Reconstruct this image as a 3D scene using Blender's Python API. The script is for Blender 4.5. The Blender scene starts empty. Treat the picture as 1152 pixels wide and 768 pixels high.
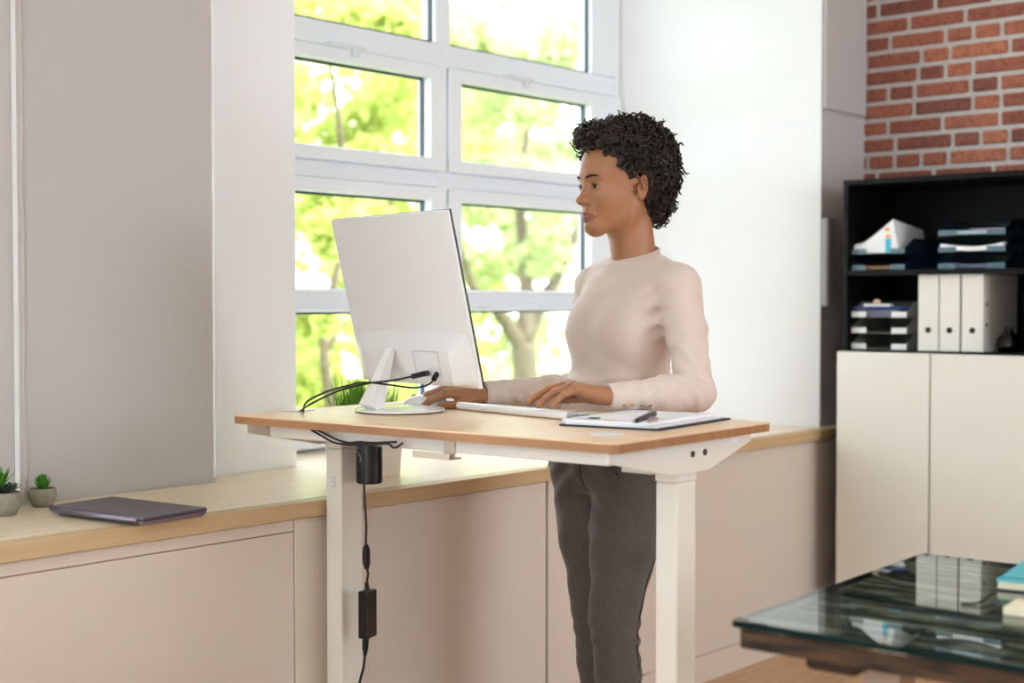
import bpy, bmesh, math, random
import numpy as np
from mathutils import Vector, Matrix, Euler
random.seed(7)
RNG = np.random.default_rng(7)
C = bpy.context.scene.collection
PI = math.pi
# ------------------------------------------------------------------ camera frame (used to read sizes off the photo)
CAMH = 1.22
TH = math.radians(40.9)
PITCH = math.atan(46/1600)
FW = Vector((math.cos(TH), math.sin(TH), 0))
RT = Vector((math.sin(TH), -math.cos(TH), 0))
UPV = Vector((0, 0, 1))
ORG = Vector((0, 0, CAMH))
def ray(u, v):
    f = FW*math.cos(PITCH) - UPV*math.sin(PITCH)
    up = UPV*math.cos(PITCH) + FW*math.sin(PITCH)
    return f*1600 + RT*(u-576) + up*(384-v)
def hz(u, v, z): r = ray(u, v); return ORG + r*((z-CAMH)/r.z)
def hx(u, v, x): r = ray(u, v); return ORG + r*(x/r.x)
def hy(u, v, y): r = ray(u, v); return ORG + r*(y/r.y)
def hd(u, v, d): r = ray(u, v); return ORG + r*(d/r.dot(FW))
# ------------------------------------------------------------------ materials
def lin(c):
    return tuple(((x/255)/12.92 if x/255 <= .04045 else ((x/255+.055)/1.055)**2.4) for x in c) + (1,)
MATS = {}
def mat(name, rgb=(200, 200, 200), rough=.5, metal=0, spec=.5, var=0, vscale=8, bump=0, bscale=60, sss=0, trans=0, coat=0, stretch=None, rgb2=None, ior=1.45, sheen=0):
    m = bpy.data.materials.new(name); m.use_nodes = True
    nt = m.node_tree; b = nt.nodes['Principled BSDF']
    b.inputs['Base Color'].default_value = lin(rgb)
    b.inputs['Roughness'].default_value = rough
    b.inputs['Metallic'].default_value = metal
    b.inputs['Specular IOR Level'].default_value = spec
    b.inputs['IOR'].default_value = ior
    b.inputs['Transmission Weight'].default_value = trans
    b.inputs['Coat Weight'].default_value = coat
    b.inputs['Sheen Weight'].default_value = sheen
    if sss:
        b.inputs['Subsurface Weight'].default_value = sss
        b.inputs['Subsurface Radius'].default_value = (.012, .005, .003)
        b.inputs['Subsurface Scale'].default_value = 1
    tc = nt.nodes.new('ShaderNodeTexCoord'); mp = nt.nodes.new('ShaderNodeMapping')
    nt.links.new(tc.outputs['Object'], mp.inputs['Vector'])
    if stretch: mp.inputs['Scale'].default_value = stretch
    if var or rgb2:
        n = nt.nodes.new('ShaderNodeTexNoise'); n.inputs['Scale'].default_value = vscale; n.inputs['Detail'].default_value = 5
        nt.links.new(mp.outputs[0], n.inputs['Vector'])
        r = nt.nodes.new('ShaderNodeValToRGB')
        c1 = lin(rgb); c2 = lin(rgb2) if rgb2 else tuple(x*(1-var) for x in c1[:3])+(1,)
        r.color_ramp.elements[0].color = c2; r.color_ramp.elements[1].color = c1
        r.color_ramp.elements[0].position = .35; r.color_ramp.elements[1].position = .65
        nt.links.new(n.outputs['Fac'], r.inputs['Fac']); nt.links.new(r.outputs[0], b.inputs['Base Color'])
    if bump:
        n2 = nt.nodes.new('ShaderNodeTexNoise'); n2.inputs['Scale'].default_value = bscale; n2.inputs['Detail'].default_value = 4
        nt.links.new(mp.outputs[0], n2.inputs['Vector'])
        bp = nt.nodes.new('ShaderNodeBump'); bp.inputs['Strength'].default_value = bump; bp.inputs['Distance'].default_value = .01
        nt.links.new(n2.outputs['Fac'], bp.inputs['Height']); nt.links.new(bp.outputs[0], b.inputs['Normal'])
    MATS[name] = m
    return m
wall_m = mat('white_plaster', (239, 241, 245), .8, bump=.12, bscale=5)
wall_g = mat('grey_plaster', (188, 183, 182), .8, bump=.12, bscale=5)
ceil_m = mat('ceiling_paint', (240, 240, 238), .9)
floor_m = mat('oak_floor', (205, 165, 130), .38, rgb2=(186, 146, 110), vscale=4, stretch=(1, 12, 1))
cream = mat('cream_panel', (214, 201, 188), .55, bump=.03, bscale=4)
cabw = mat('cabinet_white', (226, 223, 214), .22, coat=.3)
blackm = mat('black_laminate', (9, 9, 11), .5, spec=.2)
pvc = mat('window_pvc', (233, 239, 247), .35)
gask = mat('gasket', (52, 66, 72), .5)
deskw = mat('oak_desktop', (236, 205, 170), .34, rgb2=(226, 190, 152), vscale=3.2, stretch=(14, 1.1, 6))
deske = mat('desktop_edge', (172, 124, 84), .5, rgb2=(150, 104, 68), vscale=5, stretch=(8, 1, 1))
cntw = mat('pale_counter', (238, 221, 198), .28, rgb2=(228, 207, 178), vscale=3, stretch=(1, 14, 6))
cnte = mat('counter_edge', (198, 170, 132), .45, rgb2=(192, 160, 118), vscale=4, stretch=(1, 4, 14))
steel_w = mat('white_steel', (228, 224, 214), .38)
plw = mat('white_plastic', (224, 223, 224), .32)
plwg = mat('white_gloss_plastic', (238, 237, 238), .15)
blk = mat('black_plastic', (14, 14, 16), .3)
blkr = mat('black_rubber', (12, 12, 13), .45)
alu = mat('aluminium', (205, 206, 212), .28, metal=.85)
chrome = mat('chrome', (200, 200, 200), .15, metal=1)
screwm = mat('bolt_dark', (90, 92, 92), .4, metal=.7)
paper = mat('paper', (238, 238, 242), .7)
navy = mat('navy_board', (34, 36, 60), .4)
conc = mat('concrete_pot', (150, 145, 132), .8, var=.25, vscale=40, bump=.3, bscale=120)
soil = mat('soil', (86, 66, 48), .9, var=.4, vscale=200)
succ = mat('succulent_green', (84, 152, 40), .45, rgb2=(40, 100, 24), vscale=60)
succd = mat('succulent_dark', (58, 62, 56), .45, rgb2=(34, 78, 50), vscale=60)
grassm = mat('grass_green', (120, 172, 50), .5, rgb2=(70, 132, 30), vscale=30)
lapm = mat('laptop_grey', (98, 92, 104), .38, metal=.6)
lapb = mat('laptop_base', (150, 142, 160), .35, metal=.7)
oldwood = mat('rustic_wood', (84, 57, 34), .75, rgb2=(20, 13, 8), vscale=9, stretch=(9, 1.2, 9), bump=.5, bscale=20)
teal = mat('teal_cover', (92, 190, 205), .45)
teald = mat('teal_elastic', (30, 140, 158), .5)
ivory = mat('ivory_paper', (232, 224, 196), .7)
smoke = mat('smoked_plastic', (40, 78, 105), .08, trans=.75, ior=1.3)
greyp = mat('grey_plastic', (122, 120, 112), .4)
binw = mat('binder_board', (225, 222, 214), .5)
orange = mat('orange_tab', (240, 160, 40), .6)
cyan = mat('cyan_tab', (60, 185, 215), .6)
bluef = mat('blue_folder', (36, 66, 160), .4)
greyf = mat('grey_folder', (96, 98, 122), .5)
gold = mat('brass_button', (226, 186, 130), .2, metal=.9)
def tabletop_mat():
    m = bpy.data.materials.new('weathered_boards'); m.use_nodes = True
    nt = m.node_tree; b = nt.nodes['Principled BSDF']
    tc = nt.nodes.new('ShaderNodeTexCoord'); mp = nt.nodes.new('ShaderNodeMapping'); mp.inputs['Scale'].default_value = (9, 1.1, 9)
    nt.links.new(tc.outputs['Object'], mp.inputs['Vector'])
    n = nt.nodes.new('ShaderNodeTexNoise'); n.inputs['Scale'].default_value = 5; n.inputs['Detail'].default_value = 9; n.inputs['Roughness'].default_value = .7
    nt.links.new(mp.outputs[0], n.inputs['Vector'])
    r = nt.nodes.new('ShaderNodeValToRGB'); e = r.color_ramp.elements
    e[0].position = .42; e[0].color = lin((16, 22, 22)); e[1].position = .57; e[1].color = lin((214, 208, 186))
    x = e.new(.48); x.color = lin((58, 62, 58)); y = e.new(.53); y.color = lin((112, 100, 82))
    nt.links.new(n.outputs['Fac'], r.inputs['Fac']); nt.links.new(r.outputs[0], b.inputs['Base Color'])
    b.inputs['Roughness'].default_value = .7
    return m
boards = tabletop_mat()
def glass_mat(name, tint, refl=.9, f0=.04):
    m = bpy.data.materials.new(name); m.use_nodes = True
    nt = m.node_tree; nt.nodes.clear()
    o = nt.nodes.new('ShaderNodeOutputMaterial'); mx = nt.nodes.new('ShaderNodeMixShader')
    t = nt.nodes.new('ShaderNodeBsdfTransparent'); t.inputs['Color'].default_value = tint
    g = nt.nodes.new('ShaderNodeBsdfGlossy'); g.inputs['Roughness'].default_value = .01
    lw = nt.nodes.new('ShaderNodeLayerWeight'); lw.inputs['Blend'].default_value = .5
    pw = nt.nodes.new('ShaderNodeMath'); pw.operation = 'POWER'; pw.inputs[1].default_value = 4.0
    ml = nt.nodes.new('ShaderNodeMath'); ml.operation = 'MULTIPLY_ADD'; ml.inputs[1].default_value = refl; ml.inputs[2].default_value = f0
    nt.links.new(lw.outputs['Facing'], pw.inputs[0]); nt.links.new(pw.outputs[0], ml.inputs[0]); nt.links.new(ml.outputs[0], mx.inputs[0])
    nt.links.new(t.outputs[0], mx.inputs[1]); nt.links.new(g.outputs[0], mx.inputs[2])
    nt.links.new(mx.outputs[0], o.inputs['Surface'])
    return m
pane_m = glass_mat('window_glass', (.97, .98, .97, 1))
tglass = glass_mat('table_glass', (.88, .94, .94, 1), refl=.85, f0=.06)
gedge = mat('glass_edge', (4, 30, 30), .3, spec=.2)
# ------------------------------------------------------------------ object helpers
def setp(o, label=None, cat=None, group=None, kind=None):
    if label: o['label'] = label
    if cat: o['category'] = cat
    if group: o['group'] = group
    if kind: o['kind'] = kind
    return o
def empty(name, loc, label, cat, group=None, rz=0):
    o = bpy.data.objects.new(name, None); C.objects.link(o); o.location = loc; o.rotation_euler = (0, 0, rz)
    o.empty_display_size = .05
    bpy.context.view_layer.update()
    return setp(o, label, cat, group)
def link(name, me, parent=None, world=True, smooth=False):
    o = bpy.data.objects.new(name, me); C.objects.link(o)
    if parent is not None:
        o.parent = parent
        if world:   # mesh was written in world coordinates
            M = parent.matrix_world.copy() if parent.parent is None else parent.parent.matrix_world @ parent.matrix_basis
            o.matrix_parent_inverse = Matrix.Identity(4)
            me.transform(root_matrix(parent).inverted())
    if smooth:
        me.polygons.foreach_set('use_smooth', [True]*len(me.polygons))
    return o
def root_matrix(o):
    M = Matrix.Identity(4)
    while o is not None:
        M = Matrix.LocRotScale(o.location, o.rotation_euler, o.scale) @ M; o = o.parent
    return M
class MB:
    def __init__(s): s.v = []; s.f = []; s.mi = []; s.cur = 0
    def add(s, vs, fs, M=None):
        o = len(s.v)
        for p in vs:
            p = Vector(p)
            s.v.append(tuple(M @ p if M is not None else p))
        for f in fs: s.f.append([i+o for i in f]); s.mi.append(s.cur)
        return s
    def box(s, a, b, M=None, bev=0):
        x0, y0, z0 = [min(p, q) for p, q in zip(a, b)]; x1, y1, z1 = [max(p, q) for p, q in zip(a, b)]
        if bev <= 0:
            vs = [(x0,y0,z0),(x1,y0,z0),(x1,y1,z0),(x0,y1,z0),(x0,y0,z1),(x1,y0,z1),(x1,y1,z1),(x0,y1,z1)]
            fs = [(0,3,2,1),(4,5,6,7),(0,1,5,4),(1,2,6,5),(2,3,7,6),(3,0,4,7)]
            return s.add(vs, fs, M)
        bm = bmesh.new(); bmesh.ops.create_cube(bm, size=1)
        for v in bm.verts: v.co = Vector(((x0+x1)/2+v.co.x*(x1-x0), (y0+y1)/2+v.co.y*(y1-y0), (z0+z1)/2+v.co.z*(z1-z0)))
        bmesh.ops.bevel(bm, geom=bm.edges[:], offset=bev, segments=2, affect='EDGES', profile=.5)
        bm.verts.index_update()
        s.add([v.co.copy() for v in bm.verts], [[v.index for v in f.verts] for f in bm.faces], M); bm.free()
        return s
    def prism(s, pts, z0, z1, M=None):   # polygon in xy extruded in z
        n = len(pts)
        vs = [(p[0], p[1], z0) for p in pts]+[(p[0], p[1], z1) for p in pts]
        fs = [list(range(n))[::-1], list(range(n, 2*n))]+[(i, (i+1) % n, n+(i+1) % n, n+i) for i in range(n)]
        return s.add(vs, fs, M)
    def tube(s, pts, r, seg=8, cap=True, M=None):
        pts = [Vector(p) for p in pts]; n = len(pts)
        rs = r if isinstance(r, (list, tuple)) else [r]*n
        vs = []; fs = []; prev = None
        for i, p in enumerate(pts):
            t = (pts[min(i+1, n-1)]-pts[max(i-1, 0)]).normalized()
            if prev is None:
                a = t.orthogonal().normalized()
            else:
                a = (prev - t*prev.dot(t)); a = a.normalized() if a.length > 1e-6 else t.orthogonal().normalized()
            prev = a; b = t.cross(a)
            for k in range(seg):
                an = 2*PI*k/seg; vs.append(p+(a*math.cos(an)+b*math.sin(an))*rs[i])
        for i in range(n-1):
            for k in range(seg):
                k2 = (k+1) % seg; fs.append((i*seg+k, i*seg+k2, (i+1)*seg+k2, (i+1)*seg+k))
        if cap: fs.append(list(range(seg))[::-1]); fs.append([(n-1)*seg+k for k in range(seg)])
        return s.add(vs, fs, M)
    def lathe(s, prof, seg=32, M=None):   # prof: (r, z)
        vs = []; fs = []; n = len(prof)
        for r, z in prof:
            for k in range(seg):
                an = 2*PI*k/seg; vs.append((r*math.cos(an), r*math.sin(an), z))
        for i in range(n-1):
            for k in range(seg):
                k2 = (k+1) % seg; fs.append((i*seg+k, i*seg+k2, (i+1)*seg+k2, (i+1)*seg+k))
        fs.append(list(range(seg))[::-1]); fs.append([(n-1)*seg+k for k in range(seg)])
        return s.add(vs, fs, M)
    def build(s, name, m, parent=None, smooth=False, world=True, auto=False):
        me = bpy.data.meshes.new(name); me.from_pydata([tuple(v) for v in s.v], [], s.f)
        for mm in (m if isinstance(m, (list, tuple)) else [m]): me.materials.append(mm)
        if any(s.mi): me.polygons.foreach_set('material_index', s.mi)
        me.update()
        bm = bmesh.new(); bm.from_mesh(me); bmesh.ops.recalc_face_normals(bm, faces=bm.faces); bm.to_mesh(me); bm.free()
        o = link(name, me, parent, world, smooth)
        if auto:
            me.polygons.foreach_set('use_smooth', [True]*len(me.polygons))
            me.set_sharp_from_angle(angle=math.radians(35))
        return o
def bez(pts, n=10):
    """Catmull-Rom through points"""
    P = [Vector(p) for p in pts]; P = [P[0]*2-P[1]]+P+[P[-1]*2-P[-2]]; out = []
    for i in range(1, len(P)-2):
        for k in range(n):
            t = k/n; a, b, c, d = P[i-1], P[i], P[i+1], P[i+2]
            out.append(.5*((2*b)+(c-a)*t+(2*a-5*b+4*c-d)*t*t+(3*b-a-3*c+d)*t**3))
    out.append(P[-2]); return out
def struct(name, mb, m, **k):
    return setp(mb.build(name, m, **k), kind='structure')
# ------------------------------------------------------------------ ROOM
YC = 2.505                     # front of the panels under the long counter
YW = 3.27                      # window plane
XB = 4.99                      # brick wall
ZC = .759                      # counter height
ZT = 3.0
X0, Y0 = -2.6, -2.4
struct('floor', MB().box((X0-.2, Y0-.2, -.1), (XB+.3, YW+.3, 0)), floor_m)
struct('ceiling', MB().box((X0-.2, Y0-.2, ZT), (XB+.3, YW+.3, ZT+.25)), ceil_m)
# brick wall: mortar slab + individually laid bricks in one surface mesh
def brick_mat():
    m = bpy.data.materials.new('red_brick'); m.use_nodes = True
    nt = m.node_tree; b = nt.nodes['Principled BSDF']; b.inputs['Roughness'].default_value = .85
    at = nt.nodes.new('ShaderNodeAttribute'); at.attribute_name = 'tone'
    r = nt.nodes.new('ShaderNodeValToRGB'); e = r.color_ramp.elements
    e[0].color = lin((122, 72, 62)); e[1].color = lin((170, 106, 82)); x = e.new(.5); x.color = lin((148, 86, 70))
    tc = nt.nodes.new('ShaderNodeTexCoord'); n = nt.nodes.new('ShaderNodeTexNoise'); n.inputs['Scale'].default_value = 60; n.inputs['Detail'].default_value = 6
    nt.links.new(tc.outputs['Object'], n.inputs['Vector'])
    mx = nt.nodes.new('ShaderNodeMix'); mx.data_type = 'RGBA'; mx.blend_type = 'MULTIPLY'; mx.inputs[0].default_value = .6
    r2 = nt.nodes.new('ShaderNodeValToRGB'); r2.color_ramp.elements[0].position = .3; r2.color_ramp.elements[0].color = (.35, .3, .3, 1); r2.color_ramp.elements[1].position = .6; r2.color_ramp.elements[1].color = (1.25, 1.2, 1.15, 1)
    nt.links.new(at.outputs['Fac'], r.inputs['Fac']); nt.links.new(n.outputs['Fac'], r2.inputs['Fac'])
    nt.links.new(r.outputs[0], mx.inputs[6]); nt.links.new(r2.outputs[0], mx.inputs[7]); nt.links.new(mx.outputs[2], b.inputs['Base Color'])
    bp = nt.nodes.new('ShaderNodeBump'); bp.inputs['Strength'].default_value = .6; bp.inputs['Distance'].default_value = .004
    nt.links.new(n.outputs['Fac'], bp.inputs['Height']); nt.links.new(bp.outputs[0], b.inputs['Normal'])
    return m
mortar = mat('mortar', (196, 190, 188), .9, var=.15, vscale=50)
bw = MB(); bw.box((XB+.006, Y0-.2, 0), (XB+.3, YW+.3, ZT)); tones = [0.]*6
bw.cur = 1
PH = .0635; row = 0; z = .004
while z < ZT-.05:
    y = YW+.1 - random.uniform(0, .2)
    while y > Y0:
        L = random.choice([.218, .222, .215, .105, .11]) if row % 2 else random.choice([.218, .105, .225, .105, .22])
        o = random.uniform(0, .003); n0 = len(bw.f)
        bw.box((XB-.004+o, y-L+.0155, z), (XB+.02, y, z+PH-.0160), bev=.0065)
        t = random.random(); tones += [t]*(len(bw.f)-n0)
        y -= L
    z += PH; row += 1
bo = struct('wall_right', bw, [mortar, brick_mat()])
at = bo.data.attributes.new('tone', 'FLOAT', 'FACE'); at.data.foreach_set('value', tones[:len(bo.data.polygons)])
# right pillar: grey front face plus the splayed white window reveal
pr = hz(922, 480, ZC); XR, YR = pr.x, pr.y                      # near corner of the reveal
pb = hy(692, 300, YW+.02); XRW = pb.x                             # reveal meets the window
mb = MB(); mb.prism([(XR, YR), (XB+.02, YR), (XB+.02, YW+.35), (XRW+.5, YW+.35), (XRW+.01, YW+.09), (XRW, YW+.03)], 0, ZT)
o = struct('wall_window_right', mb, [wall_m, wall_g])
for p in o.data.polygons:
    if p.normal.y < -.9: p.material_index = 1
# left pillar, stepped
pl = hz(242, 542, ZC); p2 = hz(243, 536, ZC); p3 = hz(329, 524, ZC); pL = hz(24, 568, ZC)
XP = pl.x; YP = pl.y; YP2 = (p2.y+p3.y)/2; XP2 = p3.x
XPL = hy(20, 300, YP).x
mb = MB(); mb.prism([(XPL, YP), (XP, YP), (XP+.004, YP2), (XP2, YP2), (XP2+.01, YW+.35), (XPL, YW+.35)], 0, ZT)
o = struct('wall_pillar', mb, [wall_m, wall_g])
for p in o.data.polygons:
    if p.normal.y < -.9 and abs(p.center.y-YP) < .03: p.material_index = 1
# plaster corner ridge / crack line on the pillar
rp = []
for k in range(40):
    zz = ZC+.01+k*(ZT-ZC-.02)/39
    rp.append((XP+.0+random.uniform(-.0015, .0015), YP-.001, zz))
struct('trim_1', MB().tube(rp, .004, 6), wall_m, smooth=True)
rp = [(XPL+.012+random.uniform(-.003, .003), YP-.0, ZC+.01+k*(ZT-ZC-.02)/39) for k in range(40)]
struct('trim_2', MB().tube(rp, .005, 8), wall_g, smooth=True)
# strip of wall left of the pillar, then a window bay further left (outside the frame)
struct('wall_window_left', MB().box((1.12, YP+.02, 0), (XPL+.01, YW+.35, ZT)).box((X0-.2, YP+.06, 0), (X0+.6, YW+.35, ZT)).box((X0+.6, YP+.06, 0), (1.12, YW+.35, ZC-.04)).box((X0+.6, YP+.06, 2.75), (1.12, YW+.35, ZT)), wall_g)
# below / above main window
struct('wall_window', MB().box((XP2-.02, YW+.06, 0), (XRW+.04, YW+.35, ZC+.01)).box((XP2-.02, YW-.0, 2.72), (XRW+.04, YW+.35, ZT)), wall_m)
# wall behind camera and left wall with big openings
struct('wall_back', MB().box((X0-.2, Y0-.25, 0), (XB+.3, Y0, .8)).box((X0-.2, Y0-.25, 2.7), (XB+.3, Y0, ZT)).box((X0-.2, Y0-.25, .8), (2.3, Y0, 2.7)).box((4.8, Y0-.25, .8), (XB+.3, Y0, 2.7)), wall_m)
struct('wall_left', MB().box((X0-.25, Y0-.2, 0), (X0, YW+.35, .45)).box((X0-.25, Y0-.2, 2.75), (X0, YW+.35, ZT)).box((X0-.25, Y0-.2, .4), (X0, -.9, 2.8)).box((X0-.25, 1.5, .4), (X0, YW+.35, 2.8)).box((X0-.25, .2, .4), (X0, .36, 2.8)), wall_m)
# baseboard under the counter panels
struct('baseboard_window', MB().box((-1.5, YC-.012, 0), (XR+.35, YC+.004, .085)), cream)
# ------------------------------------------------------------------ COUNTER
ct = empty('window_counter', (2.0, 2.9, ZC-.037), 'long pale wood counter running under the window along the wall', 'counter')
XE = hx(937, 480, 0.001) if False else None
mb = MB(); mb.box((-2.4, YC-.02, ZC-.037), (XR+.33, YC+.02, ZC-.0005), bev=.002); mb.build('front_edge', cnte, ct)
MB().prism([(-2.4, YC+.0205), (XR+.33, YC+.0205), (XR+.33, YR-.003), (XR-.002, YR-.003), (XRW-.002, YW+.055), (XP2+.012, YW+.055), (XP2+.004, YP2-.002), (XP+.002, YP2-.004), (XP+.002, YP-.006), (XPL, YP-.006), (XPL, YP+.05), (-2.4, YP+.05)], ZC-.037, ZC).build('surface', cntw, ct)
bc = empty('counter_cabinet', (2.0, YC+.02, 0), 'cream panelled cabinet front under the long window counter', 'cabinet')
XS1 = hy(332, 680, YC).x; XS2 = hy(616, 650, YC).x
MB().box((-2.4, YC+.02, 0), (XR+.33, YC+.05, ZC-.038)).build('carcass', greyp, bc)
zt = ZC-.041
MB().box((-2.35, YC, .0858), (XS1-.003, YC+.019, zt-.028), bev=.0015).build('panel', cream, bc)
MB().box((-2.35, YC, zt-.026), (XS1-.003, YC+.019, zt), bev=.001).build('rail', cream, bc)
MB().box((XS1, YC-.001, .0858), (XS2-.008, YC+.019, zt), bev=.0015).build('panel', cream, bc)
MB().box((XS2+.003, YC, .0858), (XR+.30, YC+.019, zt), bev=.0015).build('panel', cream, bc)
# ------------------------------------------------------------------ MAIN WINDOW
def wx(u): return hy(u, 338, YW).x
def wz(u, v): return hy(u, v, YW).z
def make_window():
    root = empty('window_1', ((XP2+XRW)/2, YW, ZC), None, None); setp(root, kind='structure')
    xm0, xm1 = wx(491), wx(507)
    xa, xb = XP2-.25, XRW
    rows = [  # (z bottom, z top) of glass per row for each bay
        (wz(490, 46), 2.66), (wz(479, 177), wz(479, 87)), (wz(479, 326), wz(479, 225)), (ZC+.10, wz(479, 350))]
    fr = MB()
    y0, y1 = YW, YW+.07
    fr.box((xa, y0, ZC+.012), (xb, y1, ZC+.075), bev=.003)
    fr.box((xa, y0, 2.67), (xb, y1, 2.73), bev=.003)
    fr.box((xb-.03, y0+.001, ZC+.012), (xb, y1-.001, 2.72), bev=.003)
    fr.box((xa, y0+.001, ZC+.012), (xa+.05, y1-.001, 2.72), bev=.003)
    xc = wx(500)
    fr.box((xc-.032, y0+.002, ZC+.012), (xc+.032, y1-.002, 2.7), bev=.003)
    # transoms
    zt = [(rows[1][1]+.048, rows[0][0]-.006), (rows[2][1]+.045, rows[1][0]-.045), (rows[3][1]+.01, rows[2][0]-.01)]
    fr.box((xa, y0+.003, zt[0][0]), (xb, y1-.003, zt[0][1]), bev=.003)
    fr.box((xa, y0+.003, zt[1][0]), (xb, y1-.003, zt[1][1]), bev=.003)
    fr.box((xa, y0+.003, zt[2][0]), (xb, y1-.003, zt[2][1]), bev=.003)
    fr.build('window_frame', pvc, root)
    bays = [(xa+.05, wx(481), xc-.004), (wx(516), wx(661), xb-.012)]
    for bi, (g0, g1, outer) in enumerate(bays):
        for ri, (z0, z1) in enumerate(rows):
            gg0, gg1 = g0, g1
            if ri == 0: gg0, gg1 = (g0, wx(490)) if bi == 0 else (wx(507), wx(665))
            if ri in (1, 2, 3):   # sash
                s = MB(); yo0, yo1 = YW-.018, YW+.045
                ox0 = xc+.004 if bi else xa+.02; ox1 = outer
                lo, hi = z0-.042, z1+.042
                if ri == 3: lo, hi = z0-.02, z1+.012
                if ri == 2: lo = z0-.012
                s.box((ox0, yo0, lo), (ox1, yo1, z0), bev=.004); s.box((ox0, yo0, z1), (ox1, yo1, hi), bev=.004)
                s.box((ox0, yo0+.0006, lo+.001), (gg0, yo1, hi-.001), bev=.004); s.box((gg1, yo0+.0006, lo+.001), (ox1, yo1, hi-.001), bev=.004)
                sh = s.build('sash', pvc, root)
                par = sh
            else:
                par = root; s = MB()
                s.box((gg1, YW-.001, z0-.004), (xb if bi else xc, YW+.06, z1+.02), bev=.002)
                s.build('stile', pvc, root)
            gk = MB(); t = .007
            ya, yb = YW+.016, YW+.031
            gk.box((gg0-.001, ya, z1-t), (gg1+.001, yb, z1+.001)).box((gg1-t*.8, ya, z0-.001), (gg1+.001, yb, z1-.001)).box((gg0-.001, ya, z0-.001), (gg0+t*.5, yb, z1-.001)).box((gg0, ya, z0-.001), (gg1, yb, z0+t*.3))
            gk.build('gasket', gask, par)
            MB().box((gg0, YW+.03, z0), (gg1, YW+.034, z1)).build('pane', pane_m, par)
            if ri == 1:   # top latch of the tilting sash
                cx = wx(388) if bi == 0 else wx(580)
                h = MB(); zz = z1+.045
                h.box((cx-.09, YW-.040, zz-.004), (cx+.06, YW-.012, zz+.008), bev=.003).box((cx+.01, YW-.038, zz-.026), (cx+.036, YW-.017, zz+.004), bev=.003)
                h.build('latch', mat('latch_grey_%d' % bi, (222, 226, 232), .4), par)
    return root
make_window()
# frames in the other openings
def simple_window(n, a, b, axis, mull):
    """a,b opposite corners; axis 'x' opening spans x"""
    root = empty('window_%d' % n, ((a[0]+b[0])/2, (a[1]+b[1])/2, a[2]), None, None); setp(root, kind='structure')
    f = MB(); t = .05
    def seg(p0, p1, z0, z1):
        if axis == 'x': f.box((p0, a[1], z0), (p1, b[1], z1), bev=.003)
        else: f.box((a[0], p0, z0), (b[0], p1, z1), bev=.003)
    i = 0 if axis == 'x' else 1
    lo, hi = a[i], b[i]
    seg(lo, hi, a[2], a[2]+t); seg(lo, hi, b[2]-t, b[2])
    for k in range(mull+1):
        c = lo+(hi-lo)*k/mull; c = min(max(c, lo+t/2), hi-t/2); seg(c-t/2, c+t/2, a[2]+t*.5, b[2]-t*.5)
    f.build('window_frame', pvc, root)
    g = MB()
    if axis == 'x': g.box((lo+.01, (a[1]+b[1])/2-.002, a[2]+.01), (hi-.01, (a[1]+b[1])/2+.002, b[2]-.01))
    else: g.box(((a[0]+b[0])/2-.002, lo+.01, a[2]+.01), ((a[0]+b[0])/2+.002, hi-.01, b[2]-.01))
    g.build('pane', pane_m, root)
simple_window(2, (X0+.62, YW+.05, ZC), (1.10, YW+.1, 2.74), 'x', 3)
simple_window(3, (X0-.15, .37, .46), (X0-.1, 1.49, 2.74), 'y', 1)
simple_window(4, (X0-.15, -.89, .46), (X0-.1, .19, 2.74), 'y', 1)
simple_window(5, (2.31, Y0-.15, .81), (4.79, Y0-.1, 2.69), 'x', 3)
# ------------------------------------------------------------------ CABINETS ON THE BRICK WALL
XCF = 4.525
YCL = hx(941, 500, XCF).y; ZCT = hx(941, 395, XCF).z; YG = hx(1045.5, 500, XCF).y; YCR = YG-(YCL-YG)
cb = empty('low_cabinet', (XCF+.2, (YCL+YCR)/2, 0), 'white two-door cabinet standing under the black shelving against brick wall', 'cabinet')
MB().box((XCF+.02, YCR, .05), (XB-.008, YCL-.0, ZCT-.001), bev=.002).build('body', blackm, cb)
MB().box((XCF+.05, YCR+.02, 0), (XB-.008, YCL-.02, .0495)).build('plinth', blackm, cb)
MB().box((XCF, YG+.003, .055), (XCF+.0195, YCL, ZCT), bev=.002).build('door', cabw, cb)
MB().box((XCF, YCR, .055), (XCF+.0195, YG-.003, ZCT), bev=.002).build('door', cabw, cb)
XSF = XCF+.045
YSL = hx(948, 300, XSF).y; ZS1 = hx(948, 203, XSF).z; ZSH = hx(1000, 303.5, XSF).z
sh = empty('open_shelf_unit', (XSF+.2, (YSL+YCR)/2, ZCT), 'black open shelf unit standing on the white cabinet by the brick wall', 'shelf')
MB().box((XB-.03, YCR, ZCT+.001), (XB-.008, YSL, ZS1), bev=.001).build('back_panel', blackm, sh)
MB().box((XSF, YSL-.018, ZCT+.001), (XB-.031, YSL, ZS1-.019), bev=.001).build('side_panel', blackm, sh)
MB().box((XSF, YCR, ZCT+.001), (XB-.031, YCR+.018, ZS1-.019), bev=.001).build('side_panel', blackm, sh)
MB().box((XSF, YCR, ZS1-.018), (XB-.031, YSL, ZS1), bev=.001).build('top_panel', blackm, sh)
MB().box((XSF+.002, YCR+.019, ZSH-.018), (XB-.031, YSL-.019, ZSH), bev=.001).build('shelf_board', blackm, sh)
ZB = ZCT+.001
MB().box((XSF+.002, YCR+.019, ZCT+.0015), (XB-.031, YSL-.019, ZCT+.006)).build('base_board', blackm, sh)
ZB = ZCT+.007
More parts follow.
